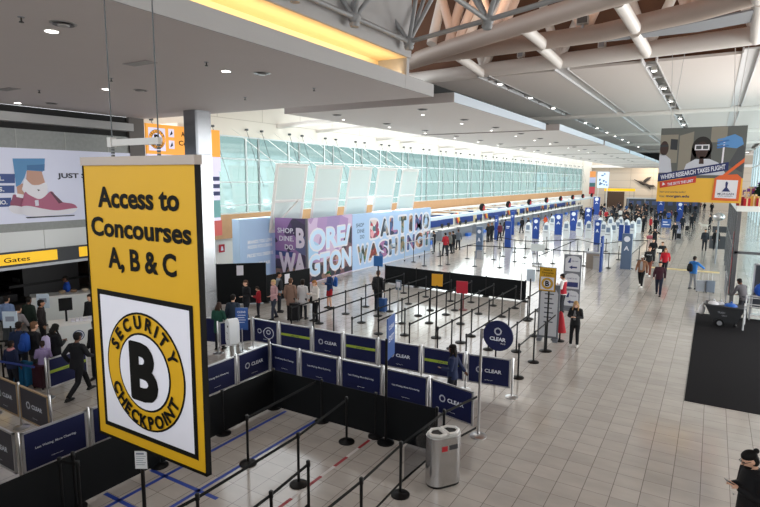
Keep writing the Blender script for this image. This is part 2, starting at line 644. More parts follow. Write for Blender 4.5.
# lattice bars across the open light slots
LAMP = mat('lamp_lens', (1, .97, .92), .4, emit=(1, .95, .88), es=9)
for i, x in enumerate(XS[1:5]):
    lit = i % 2 == 0
    q = MB()
    for y in [29 + 3.3 * k for k in range(29)]:
        if lit:
            q.box(x - .3, x + .3, y - .05, y + .05, 11.02, 11.12)
            q.tube([(x - .26, y, 11.0), (x + .26, y + 1.1, 11.3)], .035, 6)
    for s in (-.3, .3):
        q.box(x + s - .03, x + s + .03, 27.6, 126, 10.98, 11.2)
    if not lit:
        q.box(x - .28, x + .28, 27.6, 126, 11.1, 11.16)
    struct('ceiling_channel_frame', q, mat('channel_white', c('c6c4c4'), .5))
    if lit:
        for k in range(12):
            y = 30.2 + (5.9 * k if k < 6 else 5.9 * k)
            o = thing('ceiling_lamp', 'small white ceiling lamp, %s along the %s open slot of the high ceiling' % (ORD[k], 'darker side' if i == 0 else 'middle'), 'ceiling lamp', (x, y, 11.0))
            o['group'] = 'lamps in the ceiling slots'
            MB().box(-.12, .12, -.16, .16, 0, .3).obj('housing', WHITE, o)
            MB().box(-.1, .1, -.14, .14, -.012, -.002).obj('lens', LAMP, o)

# ------------------------------------------------------------------ big tubular trusses and roof
struct('roof', MB().box(-22, 14, -6, 28.8, 16.2, 16.5).box(-22, 14, 28.5, 28.8, 11.2, 16.3), mat('brown_roof_deck', c('6a4a38'), .85, noise=.25, nscale=1.2))
for i in range(9):
    struct('beam', MB().box(-14, 14, 9 + 2.1 * i, 9.25 + 2.1 * i, 14.6, 15.1), mat('brown_purlin', c('7c5844'), .8))
for i in range(4):
    struct('beam', MB().box(-11 + 5 * i, -10.7 + 5 * i, 8, 27, 14.2, 14.5), mat('brown_purlin', c('7c5844'), .8))
R_ = .35
T1 = [(-12.9, 24.75, 11.6), (-11.2, 23.9, 11.65), (-6.78, 21.6, 11.65), (-3.63, 19.95, 11.65), (.56, 17.9, 11.65), (5, 15.6, 11.65)]
T2 = [(-13.4, 24.9, 11.5), (-12, 24.5, 11.6), (-8, 24.35, 11.6), (-4.37, 24.1, 11.6), (-.87, 22.9, 11.65), (.8, 21.9, 11.7), (5, 19.0, 11.7)]
T3 = [(-15.5, 28.3, 11.35), (-4.83, 27.2, 11.35), (1.07, 26.35, 11.35), (9, 25.2, 11.35)]
for t, m_ in ((T1, mat('tube_dim_lit', c('b3a59b'), .45)), (T2, mat('tube_dim_lit', c('b3a59b'), .45)), (T3, TUBE)):  # dim light from below put into the tone of the first two tubes
    struct('beam', MB().tube(t, R_, 20), m_, True)
for a, b in (((-6.67, 21.5, 11.5), (-6.65, 24.2, 11.45)), ((-3.1, 19.9, 11.5), (-3.0, 23.4, 11.45)), ((.6, 18, 11.5), (.75, 21.8, 11.5)),
             ((-10.6, 24.4, 11.4), (-10.7, 27.7, 11.2)), ((-6.8, 24.3, 11.4), (-6.7, 27.4, 11.2)), ((-3.05, 23.8, 11.4), (-2.9, 26.9, 11.2)), ((.8, 22, 11.5), (.95, 26.4, 11.2))):
    struct('beam', MB().tube([a, b], .22, 16), TUBE, True)
PEACH_LIT = mat('white_steel_peach_lit', c('c9b2a4'), .5)  # peach light on the white steel put into its colour
k = 0
for (x, y, z) in ((-10.6, 27.7, 11.4), (-6.7, 27.3, 11.4), (-2.9, 26.9, 11.4), (.95, 26.4, 11.4), (-8.8, 24.3, 11.6), (-5, 24.1, 11.6), (-1.2, 23, 11.6), (-8.2, 22.3, 11.65), (-10.5, 23.8, 11.65)):
    for dx, dy in ((-1.1, .5), (1.1, .4)):
        struct('beam', MB().tube([(x, y, z), (x + dx, y + dy, z + 2.9)], .2, 12), PEACH_LIT if y < 25 else TUBE, True)
for i in range(4):
    struct('beam', MB().tube([(-11.6 + .8 * i, 23.6 + .2 * i, 11.9), (-11.5 + 1.15 * i, 25.2, 15.8)], .23, 14), TUBE if i != 1 else PEACH_LIT, True)
# slanted grey panel under the second tube
struct('ceiling_infill', MB().slab([(-4.3, 24.4), (.6, 22.4), (2.5, 23.4), (-1, 24.5)], 11.3, 11.36), GREYM)
# space frame with ball joints by the cove
BN = [(-7.15, 8.6, 9.3), (-7.12, 10.6, 9.3), (-7.09, 13.1, 9.3), (-4.64, 12.24, 9.3)]
TN = [(-8.2, 9.4, 11.4), (-5.8, 9.3, 11.4), (-8.3, 11.9, 11.4), (-5.9, 11.7, 11.4), (-7.2, 14.6, 11.4), (-3.4, 11.2, 11.4), (-4.4, 14, 11.4), (-6, 13.6, 11.5)]
SF = mat('space_frame_grey', c('8a8b8c'), .5)
for a, b in ((0, 1), (1, 2), (2, 3)):
    struct('beam', MB().tube([BN[a], BN[b]], .055, 10), SF, True)
for a, b in ((0, (-7.18, 4, 9.3)), (3, (-2.2, 11.4, 9.35)), (3, (-4.65, 9.5, 9.3))):
    struct('beam', MB().tube([BN[a], b], .055, 10), SF, True)
for a, ts in ((0, (0, 1)), (1, (0, 1, 2, 3)), (2, (2, 3, 4, 7)), (3, (3, 5, 6, 7))):
    for t in ts:
        struct('beam', MB().tube([BN[a], TN[t]], .055, 10), SF, True)
for b in BN:
    struct('beam_node', MB().ball(b, .15).lathe([(.1, b[2] - .2), (.13, b[2] - .12)], 12, b[0], b[1]), [SF], True)

# ------------------------------------------------------------------ steel column
mb = MB()
cx, cy, h = -16.65, 14.3, .37
prof = [(-h + .06, -h), (h - .06, -h), (h, -h + .06), (h, h - .06), (h - .06, h), (-h + .06, h), (-h, h - .06), (-h, -h + .06)]
mb.slab([(cx + a, cy + b) for a, b in prof], 0, 8.2)
for z in (1.4, 4.0, 6.6):
    mb.slab([(cx + a * 1.004, cy + b * 1.004) for a, b in prof], z, z + .012, 1)
struct('column', mb, [mat('column_steel', (.36, .37, .39), .25, 1, noise=.12, nscale=1.2), mat('column_seam', c('444648'), .5)])

# uplights that wash the brown roof
for x in (-9, -4, 1):
    area('roof_uplight', (x, 20.5, 12.2), (x, 21, 16), 1.5, 1.5, 140, (1, .70, .48))
# ------------------------------------------------------------------ hanging yellow checkpoint sign


def checkpoint_disc(mb, u, v, r, y, yel=0, ink=1, wht=2, text=True, k=1):
    """ring with SECURITY CHECKPOINT round a letter B"""
    flat(mb, ngon(u, v, r, r * k, 48), y, ink)
    flat(mb, ngon(u, v, r * .965, r * k * .965, 48), y - .003, yel)
    flat(mb, ngon(u, v, r * .665, r * k * .665, 40), y - .006, ink)
    flat(mb, ngon(u, v, r * .63, r * k * .63, 40), y - .009, wht)
    put_text(mb, 'B', u, v, r * .72, r * .98, y - .012, .05, ink)
    if text:
        ring_text(mb, 'SECURITY', u, v, r * .815, r * .195, 153, 27, y - .012, False, ink, .045)
        ring_text(mb, 'CHECKPOINT', u, v, r * .815, r * .195, 207, 333, y - .012, True, ink, .045)


t = thing('hanging_sign', 'tall yellow sign reading Access to Concourses A, B and C, hung by cables', 'sign', (-4.565, 3.2, 3.08))
t.scale = (.965, 1, 1)
MB().box(-.845, .845, -.02, .02, 0, 2.80).obj('panel', YEL, t)
mb = MB()
for s in (-1, 1):
    mb.box(.85 * s - .008, .85 * s + .008, -.028, .028, -.01, 2.80)
mb.box(-.858, .858, -.028, .028, -.025, 0)
mb.obj('frame', INK, t)
MB().box(-.862, .862, -.04, .04, 2.78, 2.86).obj('top_rail', mat('taupe_rail', c('a89c93'), .5), t)
mb = MB()
mb.box(-.36, .36, -.02, .02, 2.96, 3.02).box(-.4, -.34, -.03, .03, 2.95, 3.04)
mb.obj('spreader_bar', mat('pale_bar', c('b9b7b4'), .5), t)
mb = MB()
for s in (-.36, .34):
    for i in range(4):
        mb.box(s - .012, s + .012, -.012, .012, 2.86 + .028 * i, 2.88 + .028 * i)
    mb.tube([(s, 0, 3.0), (s, 0, 5.12)], .006, 6)
mb.obj('hanger_cable', mat('dark_steel', c('4a4f52'), .5), t)
mb = MB()
put_text(mb, 'Access to', 0.0, 2.475, 1.24, .205, -.024, .034)
put_text(mb, 'Concourses', 0.0, 2.185, 1.53, .195, -.024, .034)
put_text(mb, 'A, B & C', 0.02, 1.87, 1.05, .25, -.024, .034)
mb.obj('lettering', INK, t)
mb = MB()
flat(mb, [(-.735, .10), (.745, .10), (.745, 1.55), (-.735, 1.55)], -.0235, 1)
flat(mb, [(-.685, .15), (.695, .15), (.695, 1.50), (-.685, 1.50)], -.026, 2)
checkpoint_disc(mb, .0, .80, .61, -.029, k=.97)
mb.obj('checkpoint_emblem', [YEL, INK, SIGNW], t)

# ------------------------------------------------------------------ big advertisement over the opening (x = -21, faces +x)
t = thing('shoe_billboard', 'lilac billboard with a giant pink sneaker and the words JUST STEP IN', 'billboard', (-20.97, 10.2, 4.1), PI / 2)
LIL = mat('billboard_lilac', c('c7cadf'), .4, emit=c('c7cadf'), es=.12)
MB().box(-3.2, 4.7, -.04, .02, 0, 2.63).obj('panel', LIL, t)
A = [mat('art_' + h, c(h), .5) for h in ('4f8fc4', '2f6fa8', 'c99a86', 'f0eef6', 'b05a7c', '8f3f63', 'e6e4ee', '26468c', '1b1c2c', '5c2a45', 'd9d7e6')]
mb = MB()
y = -.043
for poly, col, sm in (([(-.38, 1.02), (-.15, .92), (-.04, .81), (-.09, .55), (-.51, .63), (-.45, .89)], 5, 1), ([(-.54, .63), (-.12, .56), (-.1, .32), (-.41, .35), (-.56, .47)], 6, 1),
                      ([(-.28, 1.36), (-.06, 1.4), (-.05, 1.0), (-.27, 1.02)], 2, 0), ([(-.32, 1.06), (-.05, 1.0), (-.03, .86), (-.31, .93)], 3, 0),
                      ([(-.34, 2.26), (.75, 2.3), (.71, 1.95), (.62, 1.8), (.09, 1.84), (.0, 1.6), (-.15, 1.36), (-.3, 1.28), (-.31, 1.74)], 0, 0), ([(.11, 2.04), (.73, 2.09), (.7, 1.85), (.11, 1.87)], 1, 0),
                      ([(.1, 1.86), (.6, 1.83), (.71, 1.34), (.32, 1.25), (.05, 1.54)], 2, 0),
                      ([(.02, 1.56), (.22, 1.36), (.48, 1.35), (.72, 1.42), (.76, 1.1), (.65, .9), (.41, .78), (.16, .85), (-.1, 1.15), (-.08, 1.3)], 3, 1),
                      ([(.4, 1.19), (.5, 1.16), (.43, 1.12)], 8, 0),
                      ([(-.14, .56), (-.12, .8), (-.02, 1.1), (.1, 1.0), (.41, .84), (.61, .9), (.84, 1.1), (.97, 1.05), (1.02, .85), (1.27, .70), (1.62, .63), (1.78, .53), (1.74, .39), (1.04, .36), (.38, .46)], 4, 1),
                      ([(.84, 1.08), (.91, 1.09), (1.28, .69), (1.13, .65)], 9, 0), ([(.28, .79), (.41, .81), (.41, .6), (.29, .59)], 10, 0),
                      ([(-.19, .57), (.07, .6), (.52, .49), (1.05, .4), (1.76, .46), (1.77, .37), (1.53, .25), (.9, .22), (.24, .21), (-.14, .32)], 6, 1),
                      ([(-.08, .21), (1.67, .2), (1.7, .16), (-.02, .16)], 8, 0)):
    flat(mb, smooth(poly) if sm else poly, y, col)
    y -= .002
for z0, z1, x1 in ((1.41, 1.73, -.32), (1.07, 1.33, -.36), (.6, .91, -.5)):
    flat(mb, [(-3.2, z0), (x1, z0), (x1 + .02, z1), (-3.2, z1)], -.0425, 7)
mb.obj('artwork', A, t)
mb = MB()
put_text(mb, 'JUST STEP IN.', 2.28, 1.66, 2.26, .24, -.05, .035)
mb.obj('lettering', mat('billboard_ink', c('23243c'), .5), t)
mb = MB()
for s, x1, z0 in (('COMFORT FOR ALL.', -.66, 1.57), ('SLIP ON SHOES.', -.68, 1.20), ('BENDING DOWN? NO.', -.62, .755)):
    put_text(mb, s, x1 - 1.0, z0, 2.0, .15, -.052, .03)
mb.obj('lettering', LETTER, t)

# ------------------------------------------------------------------ gates header
t = thing('gates_header', 'black header band with yellow Gates panels above the checkpoint opening', 'sign', (-20.98, 9.0, 2.55), PI / 2)
MB().box(-11, 6.0, -.1, .02, .04, .56).obj('band', mat('header_black', c('23272e'), .5), t)
MB().box(-11, 6.0, -.14, .02, -.06, .04).obj('bottom_rail', mat('header_rail', c('b9bdc4'), .4), t)
SGY = mat('gates_yellow', c('f5c011'), .5, emit=c('f5c011'), es=.35)
mb = MB()
mb.box(-9, 2.12, -.11, -.1, .12, .50).box(2.95, 6.0, -.11, -.1, .12, .50)
mb.obj('yellow_panel', SGY, t)
mb = MB()
put_text(mb, 'Gates', .72, .29, .86, .17, -.114, .01)
put_text(mb, 'A  B  C', 4.4, .29, 1.4, .2, -.114, .02)
mb.obj('lettering', INK, t)

# ------------------------------------------------------------------ stacked display board next to the glass (x = -21)
t = thing('display_board', 'tall orange and white checkpoint display board partly hidden by the steel column', 'sign', (-20.96, 15.2, 2.9), PI / 2)
ORG = mat('board_orange', c('f5a63a'), .5, emit=c('f5a63a'), es=.35)
LAV = mat('board_lavender', c('ddd8ef'), .5, emit=c('ddd8ef'), es=.35)
MB().box(0, 4.1, -.05, .05, 3.85, 5.14).obj('orange_panel', ORG, t)
MB().box(0, 4.1, -.05, .05, 3.15, 3.85).obj('white_panel', LAV, t)
mb = MB()
mb.box(3.0, 4.0, -.05, .05, 0.75, 3.15, 0)
for i in range(3):
    mb.box(3.0, 4.0, -.06, -.05, 2.9 - .36 * i - .2, 2.9 - .36 * i, 1)
mb.box(3.0, 4.0, -.055, -.05, .9, 1.75, 2)
mb.box(2.9, 4.05, -.07, .05, 0, .75, 3)
mb.obj('flight_panel', [LAV, mat('panel_navy', c('27306a'), .5), mat('panel_teal', c('6fb2b4'), .4), mat('panel_coral', c('e0635c'), .5)], t)
mb = MB()
flat(mb, [(.1, 4.0), (.95, 4.0), (.95, 4.98), (.1, 4.98)], -.052, 2)
checkpoint_disc(mb, .52, 4.49, .42, -.055)
for v in (4.63, 4.12):
    flat(mb, [(1.12, v), (1.42, v), (1.42, v + .36), (1.12, v + .36)], -.053, 2)
    flat(mb, [(1.18, v + .06), (1.3, v + .3), (1.34, v + .14)], -.057, 1)
mb.obj('checkpoint_emblem', [ORG, INK, LAV], t)
mb = MB()
put_text(mb, 'Access to', 2.35, 4.80, 1.1, .22, -.056, .02)
put_text(mb, 'Concourses', 2.6, 4.40, 1.9, .22, -.056, .02)
put_text(mb, 'CHECKPOINT', 1.6, 3.68, 1.9, .18, -.056, .02)
mb.obj('lettering', INK, t)
# wall-mounted extinguisher panel below the wood band
t = thing('extinguisher_sign', 'small red extinguisher sign on the cream wall beside the steel column', 'sign', (-23.97, 22.0, 1.5), PI / 2)
MB().box(-.2, .2, -.04, .0, 0, .45).obj('plate', RED, t)
mb = MB()
flat(mb, [(-.1, .1), (.1, .1), (.06, .34), (-.06, .34)], -.043)
mb.obj('pictogram', SIGNW, t)

# ------------------------------------------------------------------ shop hoarding with giant letters
SKYB = mat('hoarding_blue', c('a9c6e8'), .5, noise=.03, nscale=1)


def photo_mat(name, cols, scale):
    m = bpy.data.materials.new(name)
    m.use_nodes = True
    nt = m.node_tree
    b = nt.nodes['Principled BSDF']
    tc = nt.nodes.new('ShaderNodeTexCoord')
    vo = nt.nodes.new('ShaderNodeTexVoronoi')
    vo.inputs['Scale'].default_value = scale
    cr = nt.nodes.new('ShaderNodeValToRGB')
    cr.color_ramp.interpolation = 'CONSTANT'
    while len(cr.color_ramp.elements) < len(cols):
        cr.color_ramp.elements.new(.5)
    for i, h in enumerate(cols):
        cr.color_ramp.elements[i].position = i / len(cols)
        cr.color_ramp.elements[i].color = (*c(h), 1)
    nt.links.new(tc.outputs['Object'], vo.inputs['Vector'])
    nt.links.new(vo.outputs['Color'], cr.inputs[0])
    nt.links.new(cr.outputs[0], b.inputs['Base Color'])
    b.inputs['Roughness'].default_value = .6
    return m


P_RED = photo_mat('photo_print_red', ('c0364a', '8d3f5a', 'd8c7c4', '3f6f78', 'e0a0a8'), 3)
P_CITY = photo_mat('photo_print_city', ('4c5f78', '7f8ea0', '35404f', '9a8f88', 'b8c4cf'), 3.4)
P_GREEN = photo_mat('photo_print_harbour', ('3f6a48', '5f7f8c', '2f3f3a', '8c7a5a', '87a0b0'), 3)
P_NIGHT = photo_mat('photo_print_night', ('5a3f6f', '2f2f4a', 'a0709a', '405a8c', 'c08a70'), 3)
P_ORNG = photo_mat('photo_print_brick', ('b0603f', '6f4a3a', '3f3a3f', 'c8a080', '86332f'), 3)
P_PURP = photo_mat('photo_print_street', ('6a4a80', '4a3560', '8f6aa0', '3a2f4c', '5a5f88'), 1.3)
P_LILA = photo_mat('photo_print_dusk', ('b79ac4', 'a88ab8', 'c8b2d0', '9a86b4'), .9)
P_DARK = photo_mat('photo_print_crowd', ('3a3038', '6f5058', '2a2a38', '8a6a60', 'b08a80'), 2.2)
PH = (P_RED, P_CITY, P_GREEN, P_NIGHT, P_ORNG)


def big_letters(parent, s, u0, u1, v0, v1, y, pick, tilt=0, outline=SIGNW):
    n = len(s)
    wd = (u1 - u0) / n
    for i, ch in enumerate(s):
        u = u0 + wd * (i + .5)
        v = (v0 + v1) / 2 + tilt * ((i + .5) / n - .5)
        mb = MB()
        ww = wd * (.45 if ch == 'I' else .98)
        put_text(mb, ch, u, v, ww * 1.14, (v1 - v0) * 1.16, y, .09, 0)
        put_text(mb, ch, u, v, ww * .93, (v1 - v0) * .93, y - .004, .06, 1)
        mb.obj('giant_letter', [outline, PH[pick[i % len(pick)]]], parent)


t = thing('shop_hoarding', 'pale blue hoarding with giant photo letters BALTIMORE and WASHINGTON', 'hoarding', (-19, 28, 0), PI / 2)
MB().box(0, 11.0, -.05, .15, .04, 3.56).obj('panel', SKYB, t)
MB().box(-.05, 11.05, -.09, .2, 0, .05).obj('kick_strip', SIGNW, t)
big_letters(t, 'BALTIMO', 2.0, 10.8, 1.87, 3.15, -.056, (0, 1, 3, 2, 4, 3, 1), .05)
big_letters(t, 'WASHINGT', .5, 11.0, .48, 1.68, -.056, (2, 4, 3, 1, 2, 3, 4, 0), .25)
mb = MB()
put_text(mb, 'SHOP', .85, 2.85, .9, .24, -.056, .01)
put_text(mb, 'DINE', .95, 2.47, .8, .24, -.056, .01)
put_text(mb, 'DO', 1.1, 2.09, .5, .24, -.056, .01)
mb.obj('small_lettering', mat('hoarding_ink', c('3b4a6a'), .5), t)
for k in range(2):
    MB().box(2.4 + 3.0 * k, 4.6 + 3.0 * k, -.2, .0, 3.56, 3.64).obj('top_light', mat('soft_strip', (.9, .93, 1), .5, emit=(.9, .95, 1), es=1.2), t)

t = thing('shop_hoarding', 'purple street photo hoarding beside the pale blue one, letters ORE and GTON', 'hoarding', (-18.55, 23.0, 0), math.atan2(5.0, -.42))
MB().box(0, 4.95, -.04, .06, .04, 3.6).obj('panel', P_LILA, t)
mb = MB()
flat(mb, [(0, .1), (4.95, .1), (4.95, 1.0), (3.4, .9), (0, 1.2)], -.043, 0)
flat(mb, [(1.4, 1.0), (4.9, 1.0), (4.9, 2.9), (4.2, 2.6), (3.6, 1.6)], -.042, 0)
flat(mb, [(0, 1.2), (1.0, 1.3), (1.2, 2.1), (.3, 2.5), (0, 2.4)], -.042, 1)
mb.obj('artwork', [P_DARK, mat('art_9fc4e4', c('9fc4e4'), .5)], t)
LBL = mat('letter_sky', c('bfdaf3'), .5)
mb = MB()
put_text(mb, 'ORE/', 2.45, 2.38, 4.6, 1.35, -.05, .06)
put_text(mb, 'GTON', 2.45, 1.0, 4.8, 1.3, -.05, .06)
mb.obj('giant_letter_edge', SIGNW, t)
mb = MB()
put_text(mb, 'ORE/', 2.45, 2.38, 4.38, 1.15, -.056, .03)
put_text(mb, 'GTON', 2.45, 1.0, 4.58, 1.1, -.056, .03)
mb.obj('giant_letter', LBL, t)
MB().box(-.06, .06, -.08, .08, 0, 3.62).obj('corner_post', mat('post_grey', c('6b6870'), .5), t)

t = thing('shop_hoarding', 'narrow purple hoarding reading SHOP DINE DO with letters B and WA', 'hoarding', (-20.55, 22.78, 0), math.atan2(.2, 2.0))
MB().box(0, 1.98, -.04, .06, .04, 3.6).obj('panel', P_PURP, t)
mb = MB()
flat(mb, [(0, .06), (1.98, .06), (1.98, .9), (0, .9)], -.043, 0)
flat(mb, [(0, 1.55), (1.2, 1.45), (1.2, 1.75), (0, 1.8)], -.043, 1)
mb.obj('artwork', [P_DARK, mat('art_31407c', c('31407c'), .5)], t)
mb = MB()
put_text(mb, 'SHOP.', .72, 2.92, 1.1, .28, -.05, .02)
put_text(mb, 'DINE.', .76, 2.48, .95, .28, -.05, .02)
put_text(mb, 'DO.', .95, 2.02, .62, .28, -.05, .02)
mb.obj('lettering', SIGNW, t)
mb = MB()
put_text(mb, 'B', 1.66, 2.55, .56, 1.1, -.048, .05)
put_text(mb, 'WA', 1.12, 1.1, 1.75, 1.25, -.048, .05)
mb.obj('giant_letter', mat('letter_ghost', c('ddd2e2'), .6), t)

t = thing('shop_hoarding', 'plain light blue hoarding box with small white lines of text', 'hoarding', (-21, 20.5, 0), PI / 2)
MB().box(0, 2.75, -.04, .5, .0, 3.6).obj('panel', SKYB, t)
mb = MB()
for s, v, wd in (('BRANDS YOU LOVE', 2.35, 1.9), ('FOODS YOU CRAVE', 2.08, 1.9), ('PRICES YOU DESERVE', 1.62, 2.0), ('1-800-ITS-FAIR', 1.12, 1.5)):
    put_text(mb, s, 1.5, v, wd, .19, -.045, .025)
mb.obj('lettering', mat('clean_white', c('f7f8fc'), .5), t)

# ------------------------------------------------------------------ tilted glass canopies behind the hoarding
FROST = mat('frosted_glass', c('d3e0dc'), .35)
aw0 = None
for k in range(5):
    y0 = 22.75 + 3.53 * k
    lb = 'tilted white framed glass canopy above the hoardings, %s from the steel column' % ORD[k]
    if aw0 is None:
        aw0 = t = thing('glass_canopy', lb, 'canopy', (-20.95, y0, 2.75), 0, 'tilted glass canopies')
        tl = .62
        def P(u, z, d):
            return (tl * z / 3.75 + d, u, z)
        mb = MB()
        def bar(ua, za, ub, zb, wd=.07):
            mb.tube([P(ua, za, 0), P(ub, zb, 0)], wd, 4, 0, 2.0)
        for u in (.06, 2.56):
            bar(u, 0, u, 3.75)
        for z in (.06, 1.75, 3.69):
            bar(0, z, 2.62, z, .05)
        mb.box(tl - .2, tl + .25, .1, 2.52, 3.75, 3.82)
        mb.obj('frame', WHITE, t)
        MB().add([P(.1, .1, -.01), P(2.52, .1, -.01), P(2.52, 3.65, -.01), P(.1, 3.65, -.01), P(.1, .1, .01), P(2.52, .1, .01), P(2.52, 3.65, .01), P(.1, 3.65, .01)],
                 [(0, 1, 2, 3), (7, 6, 5, 4), (0, 4, 5, 1), (1, 5, 6, 2), (2, 6, 7, 3), (3, 7, 4, 0)]).obj('pane', FROST, t)
        mb = MB()
        for u in (.3, 2.3):
            mb.tube([P(u, 3.6, 0), (-3.0, u, 5.8)], .015, 5)
        mb.obj('stay', WHITE, t)
    else:
        dup(aw0, (-20.95, y0, 2.75), 0, lb)
MB().tube([(.0, -.02, .05), (.95, 1.35, 1.75)], .05, 8).obj('prop', WHITE, aw0)

# ------------------------------------------------------------------ airline counter canopy, signs, back wall
t = thing('counter_canopy', 'long white metal canopy running above the check-in counters', 'canopy', (0, 0, 0))
MB().box(-20.75, -20.45, 41.8, 121, 2.22, 2.50).obj('front_beam', mat('canopy_white', c('d4e2ea'), .4), t)
MB().box(-22.6, -22.4, 41.8, 121, 2.75, 2.95).obj('upper_beam', WHITE, t)
for i in range(19):
    y = 42 + 4.3 * i
    MB().box(-24, -20.5, y - .06, y + .06, 2.5, 2.62).box(-22.55, -22.45, y - .05, y + .05, 2.5, 2.8).obj('cross_bar', WHITE, t)
for y in (42, 58, 74, 90, 106):
    MB().box(-22.9, -22.6, y, y + .3, 0, 2.8).obj('post', mat('cream_post', c('dccfae'), .6), t)
for k in range(8):
    y = 54.6 + 8.6 * k
    o = thing('airline_roundel', 'black and red oval sign standing on the counter canopy, %s along it' % ORD[k], 'sign', (-20.6, y, 2.90), math.radians(62), 'oval signs on the counter canopy')
    m1 = MB().lathe([(.34, -.07), (.34, .07)], 20)
    m1.v = [(a, cc, b * 1.15) for a, b, cc in m1.v]
    m1.obj('disc', mat('roundel_black', c('0a0809'), .6, spec=.2), o)
    m2 = MB()
    flat(m2, ngon(.20, -.08, .12, .26, 16), -.074)
    m2.box(.02, .335, -.073, .073, -.26, -.1)
    m2.obj('red_side', RED, o)
    MB().box(-.03, .03, -.03, .03, -.40, -.28).obj('bracket', WHITE, o)
for k in range(8):
    y = 47 + 8.75 * k
    o = thing('airline_fascia', 'blue counter fascia with a red, yellow and orange stripe, %s along the counters' % ORD[k], 'sign', (-23.9, y, .95), PI / 2, 'blue fascias behind the counters')
    MB().box(0, 7.6, -.06, 0, 0, 1.2).obj('board', BLUEPYL, o)
    m2 = MB()
    for i in range(3):
        flat(m2, [(-.55 + .28 * i, 1.2), (-.27 + .28 * i, 1.2), (.35 + .28 * i, .05), (.07 + .28 * i, .05)], -.065, i)
    m2.obj('stripe', [mat('stripe_red', c('d8323c'), .5), mat('stripe_orange', c('f39a2d'), .5), mat('stripe_yellow', c('f6c945'), .5)], o)
    m3 = MB()
    put_text(m3, 'Southwest', 3.6, .8, 2.2, .3, -.064, .02)
    m3.obj('lettering', LETTER, o)
ct = None
for k in range(16):
    y = 44 + 4.4 * k
    lb = 'grey check-in counter with a dark screen, %s along the wall from the hoarding' % (ORD[k])
    if ct is None:
        ct = thing('checkin_counter', lb, 'counter', (-21.9, y, 0), PI / 2, 'check-in counters')
        MB().box(-1.6, 1.6, -.35, .35, 0, 1.0).obj('body', mat('counter_grey', c('7c828c'), .4), ct)
        MB().box(-1.7, 1.7, -.45, .4, 1.0, 1.06).obj('worktop', WHITE, ct)
        MB().box(-1.0, -.5, .0, .05, 1.2, 1.55).box(-.78, -.72, 0, .04, 1.06, 1.2).obj('screen', BLACK, ct)
        MB().box(.5, 1.0, .0, .05, 1.2, 1.55).box(.72, .78, 0, .04, 1.06, 1.2).obj('screen', BLACK, ct)
        MB().box(-.4, .4, -.75, -.4, 0, .3).obj('bag_scale', mat('scale_blue', c('2f6fd0'), .4), ct)
    else:
        dup(ct, (-21.9, y, 0), PI / 2, lb)

# ------------------------------------------------------------------ university banner hung from the ceiling
t = thing('hanging_banner', 'wide hanging banner of a lab worker in goggles over a yellow band', 'banner', (-.56, 26, 4.9))
MB().box(-1.5, 1.5, -.04, .04, 0, 3.02).obj('panel', mat('banner_yellow', c('eeb93c'), .5), t)
h = ('5f625e', '8f8a7c', '1b1613', '3b2620', 'c9cdd6', '5b93cc', '3f74b4', 'e9e9ee', '1c2a63', 'd0402f', 'e2662f', '4a4d50', '2e3236')
A = [mat('art_' + q, c(q), .55) for q in h]
mb = MB()
y = -.043
flat(mb, [(-1.5, .98), (1.5, .98), (1.5, 3.02), (-1.5, 3.02)], y, 0)
flat(mb, [(-1.5, 1.6), (-.85, 1.6), (-.85, 2.75), (-1.5, 2.75)], y - .001, 1)
flat(mb, [(-1.12, 2.15), (-.86, 2.12), (-.86, 2.55), (-1.12, 2.58)], y - .002, 12)
flat(mb, [(-.8, 1.2), (-.3, 1.2), (-.3, 2.85), (-.8, 2.7)], y - .002, 1)
flat(mb, [(.3, 2.4), (.85, 2.4), (.85, 3.0), (.3, 3.0)], y - .002, 1)
# helper at the left edge
flat(mb, ngon(-1.34, 2.2, .16, .3, 20), y - .003, 3)
flat(mb, [(-1.5, 1.2), (-1.0, 1.2), (-1.08, 1.75), (-1.3, 1.95), (-1.5, 1.95)], y - .003, 4)
flat(mb, [(-1.5, 2.25), (-1.2, 2.27), (-1.2, 2.36), (-1.5, 2.34)], y - .005, 12)
# worker: hair, face, goggles, coat
flat(mb, ngon(.02, 2.18, .36, .46, 28), y - .004, 2)
flat(mb, [(-.36, 1.6), (-.2, 1.55), (-.12, 2.2), (-.34, 2.2)], y - .004, 2)
flat(mb, [(.12, 1.6), (.36, 1.65), (.34, 2.2), (.12, 2.2)], y - .004, 2)
flat(mb, [(-.62, 1.1), (.95, 1.1), (.62, 1.6), (.3, 1.75), (-.2, 1.74), (-.5, 1.55)], y - .005, 4)
flat(mb, ngon(.02, 2.1, .22, .34, 24), y - .006, 3)
flat(mb, [(-.05, 1.55), (.12, 1.55), (.1, 1.85), (-.04, 1.85)], y - .006, 3)
flat(mb, [(-.24, 2.1), (.28, 2.1), (.27, 2.32), (-.23, 2.32)], y - .008, 7)
flat(mb, [(-.19, 2.14), (.0, 2.14), (.0, 2.28), (-.19, 2.28)], y - .010, 11)
flat(mb, [(.05, 2.14), (.23, 2.14), (.23, 2.28), (.05, 2.28)], y - .010, 11)
# gloved hand with a pipette
flat(mb, [(.62, 2.35), (.8, 2.6), (1.1, 2.7), (1.35, 2.55), (1.42, 2.3), (1.2, 2.15), (.85, 2.2)], y - .006, 5)
for i in range(4):
    flat(mb, [(.52, 2.52 - .1 * i), (.9, 2.6 - .1 * i), (.95, 2.54 - .1 * i), (.55, 2.45 - .1 * i)], y - .008, 6 if i % 2 else 5)
flat(mb, [(.72, 1.3), (.78, 1.3), (.8, 2.4), (.74, 2.4)], y - .007, 7)
flat(mb, [(.95, 1.5), (1.45, 1.2), (1.48, 2.2), (1.3, 2.3)], y - .005, 11)
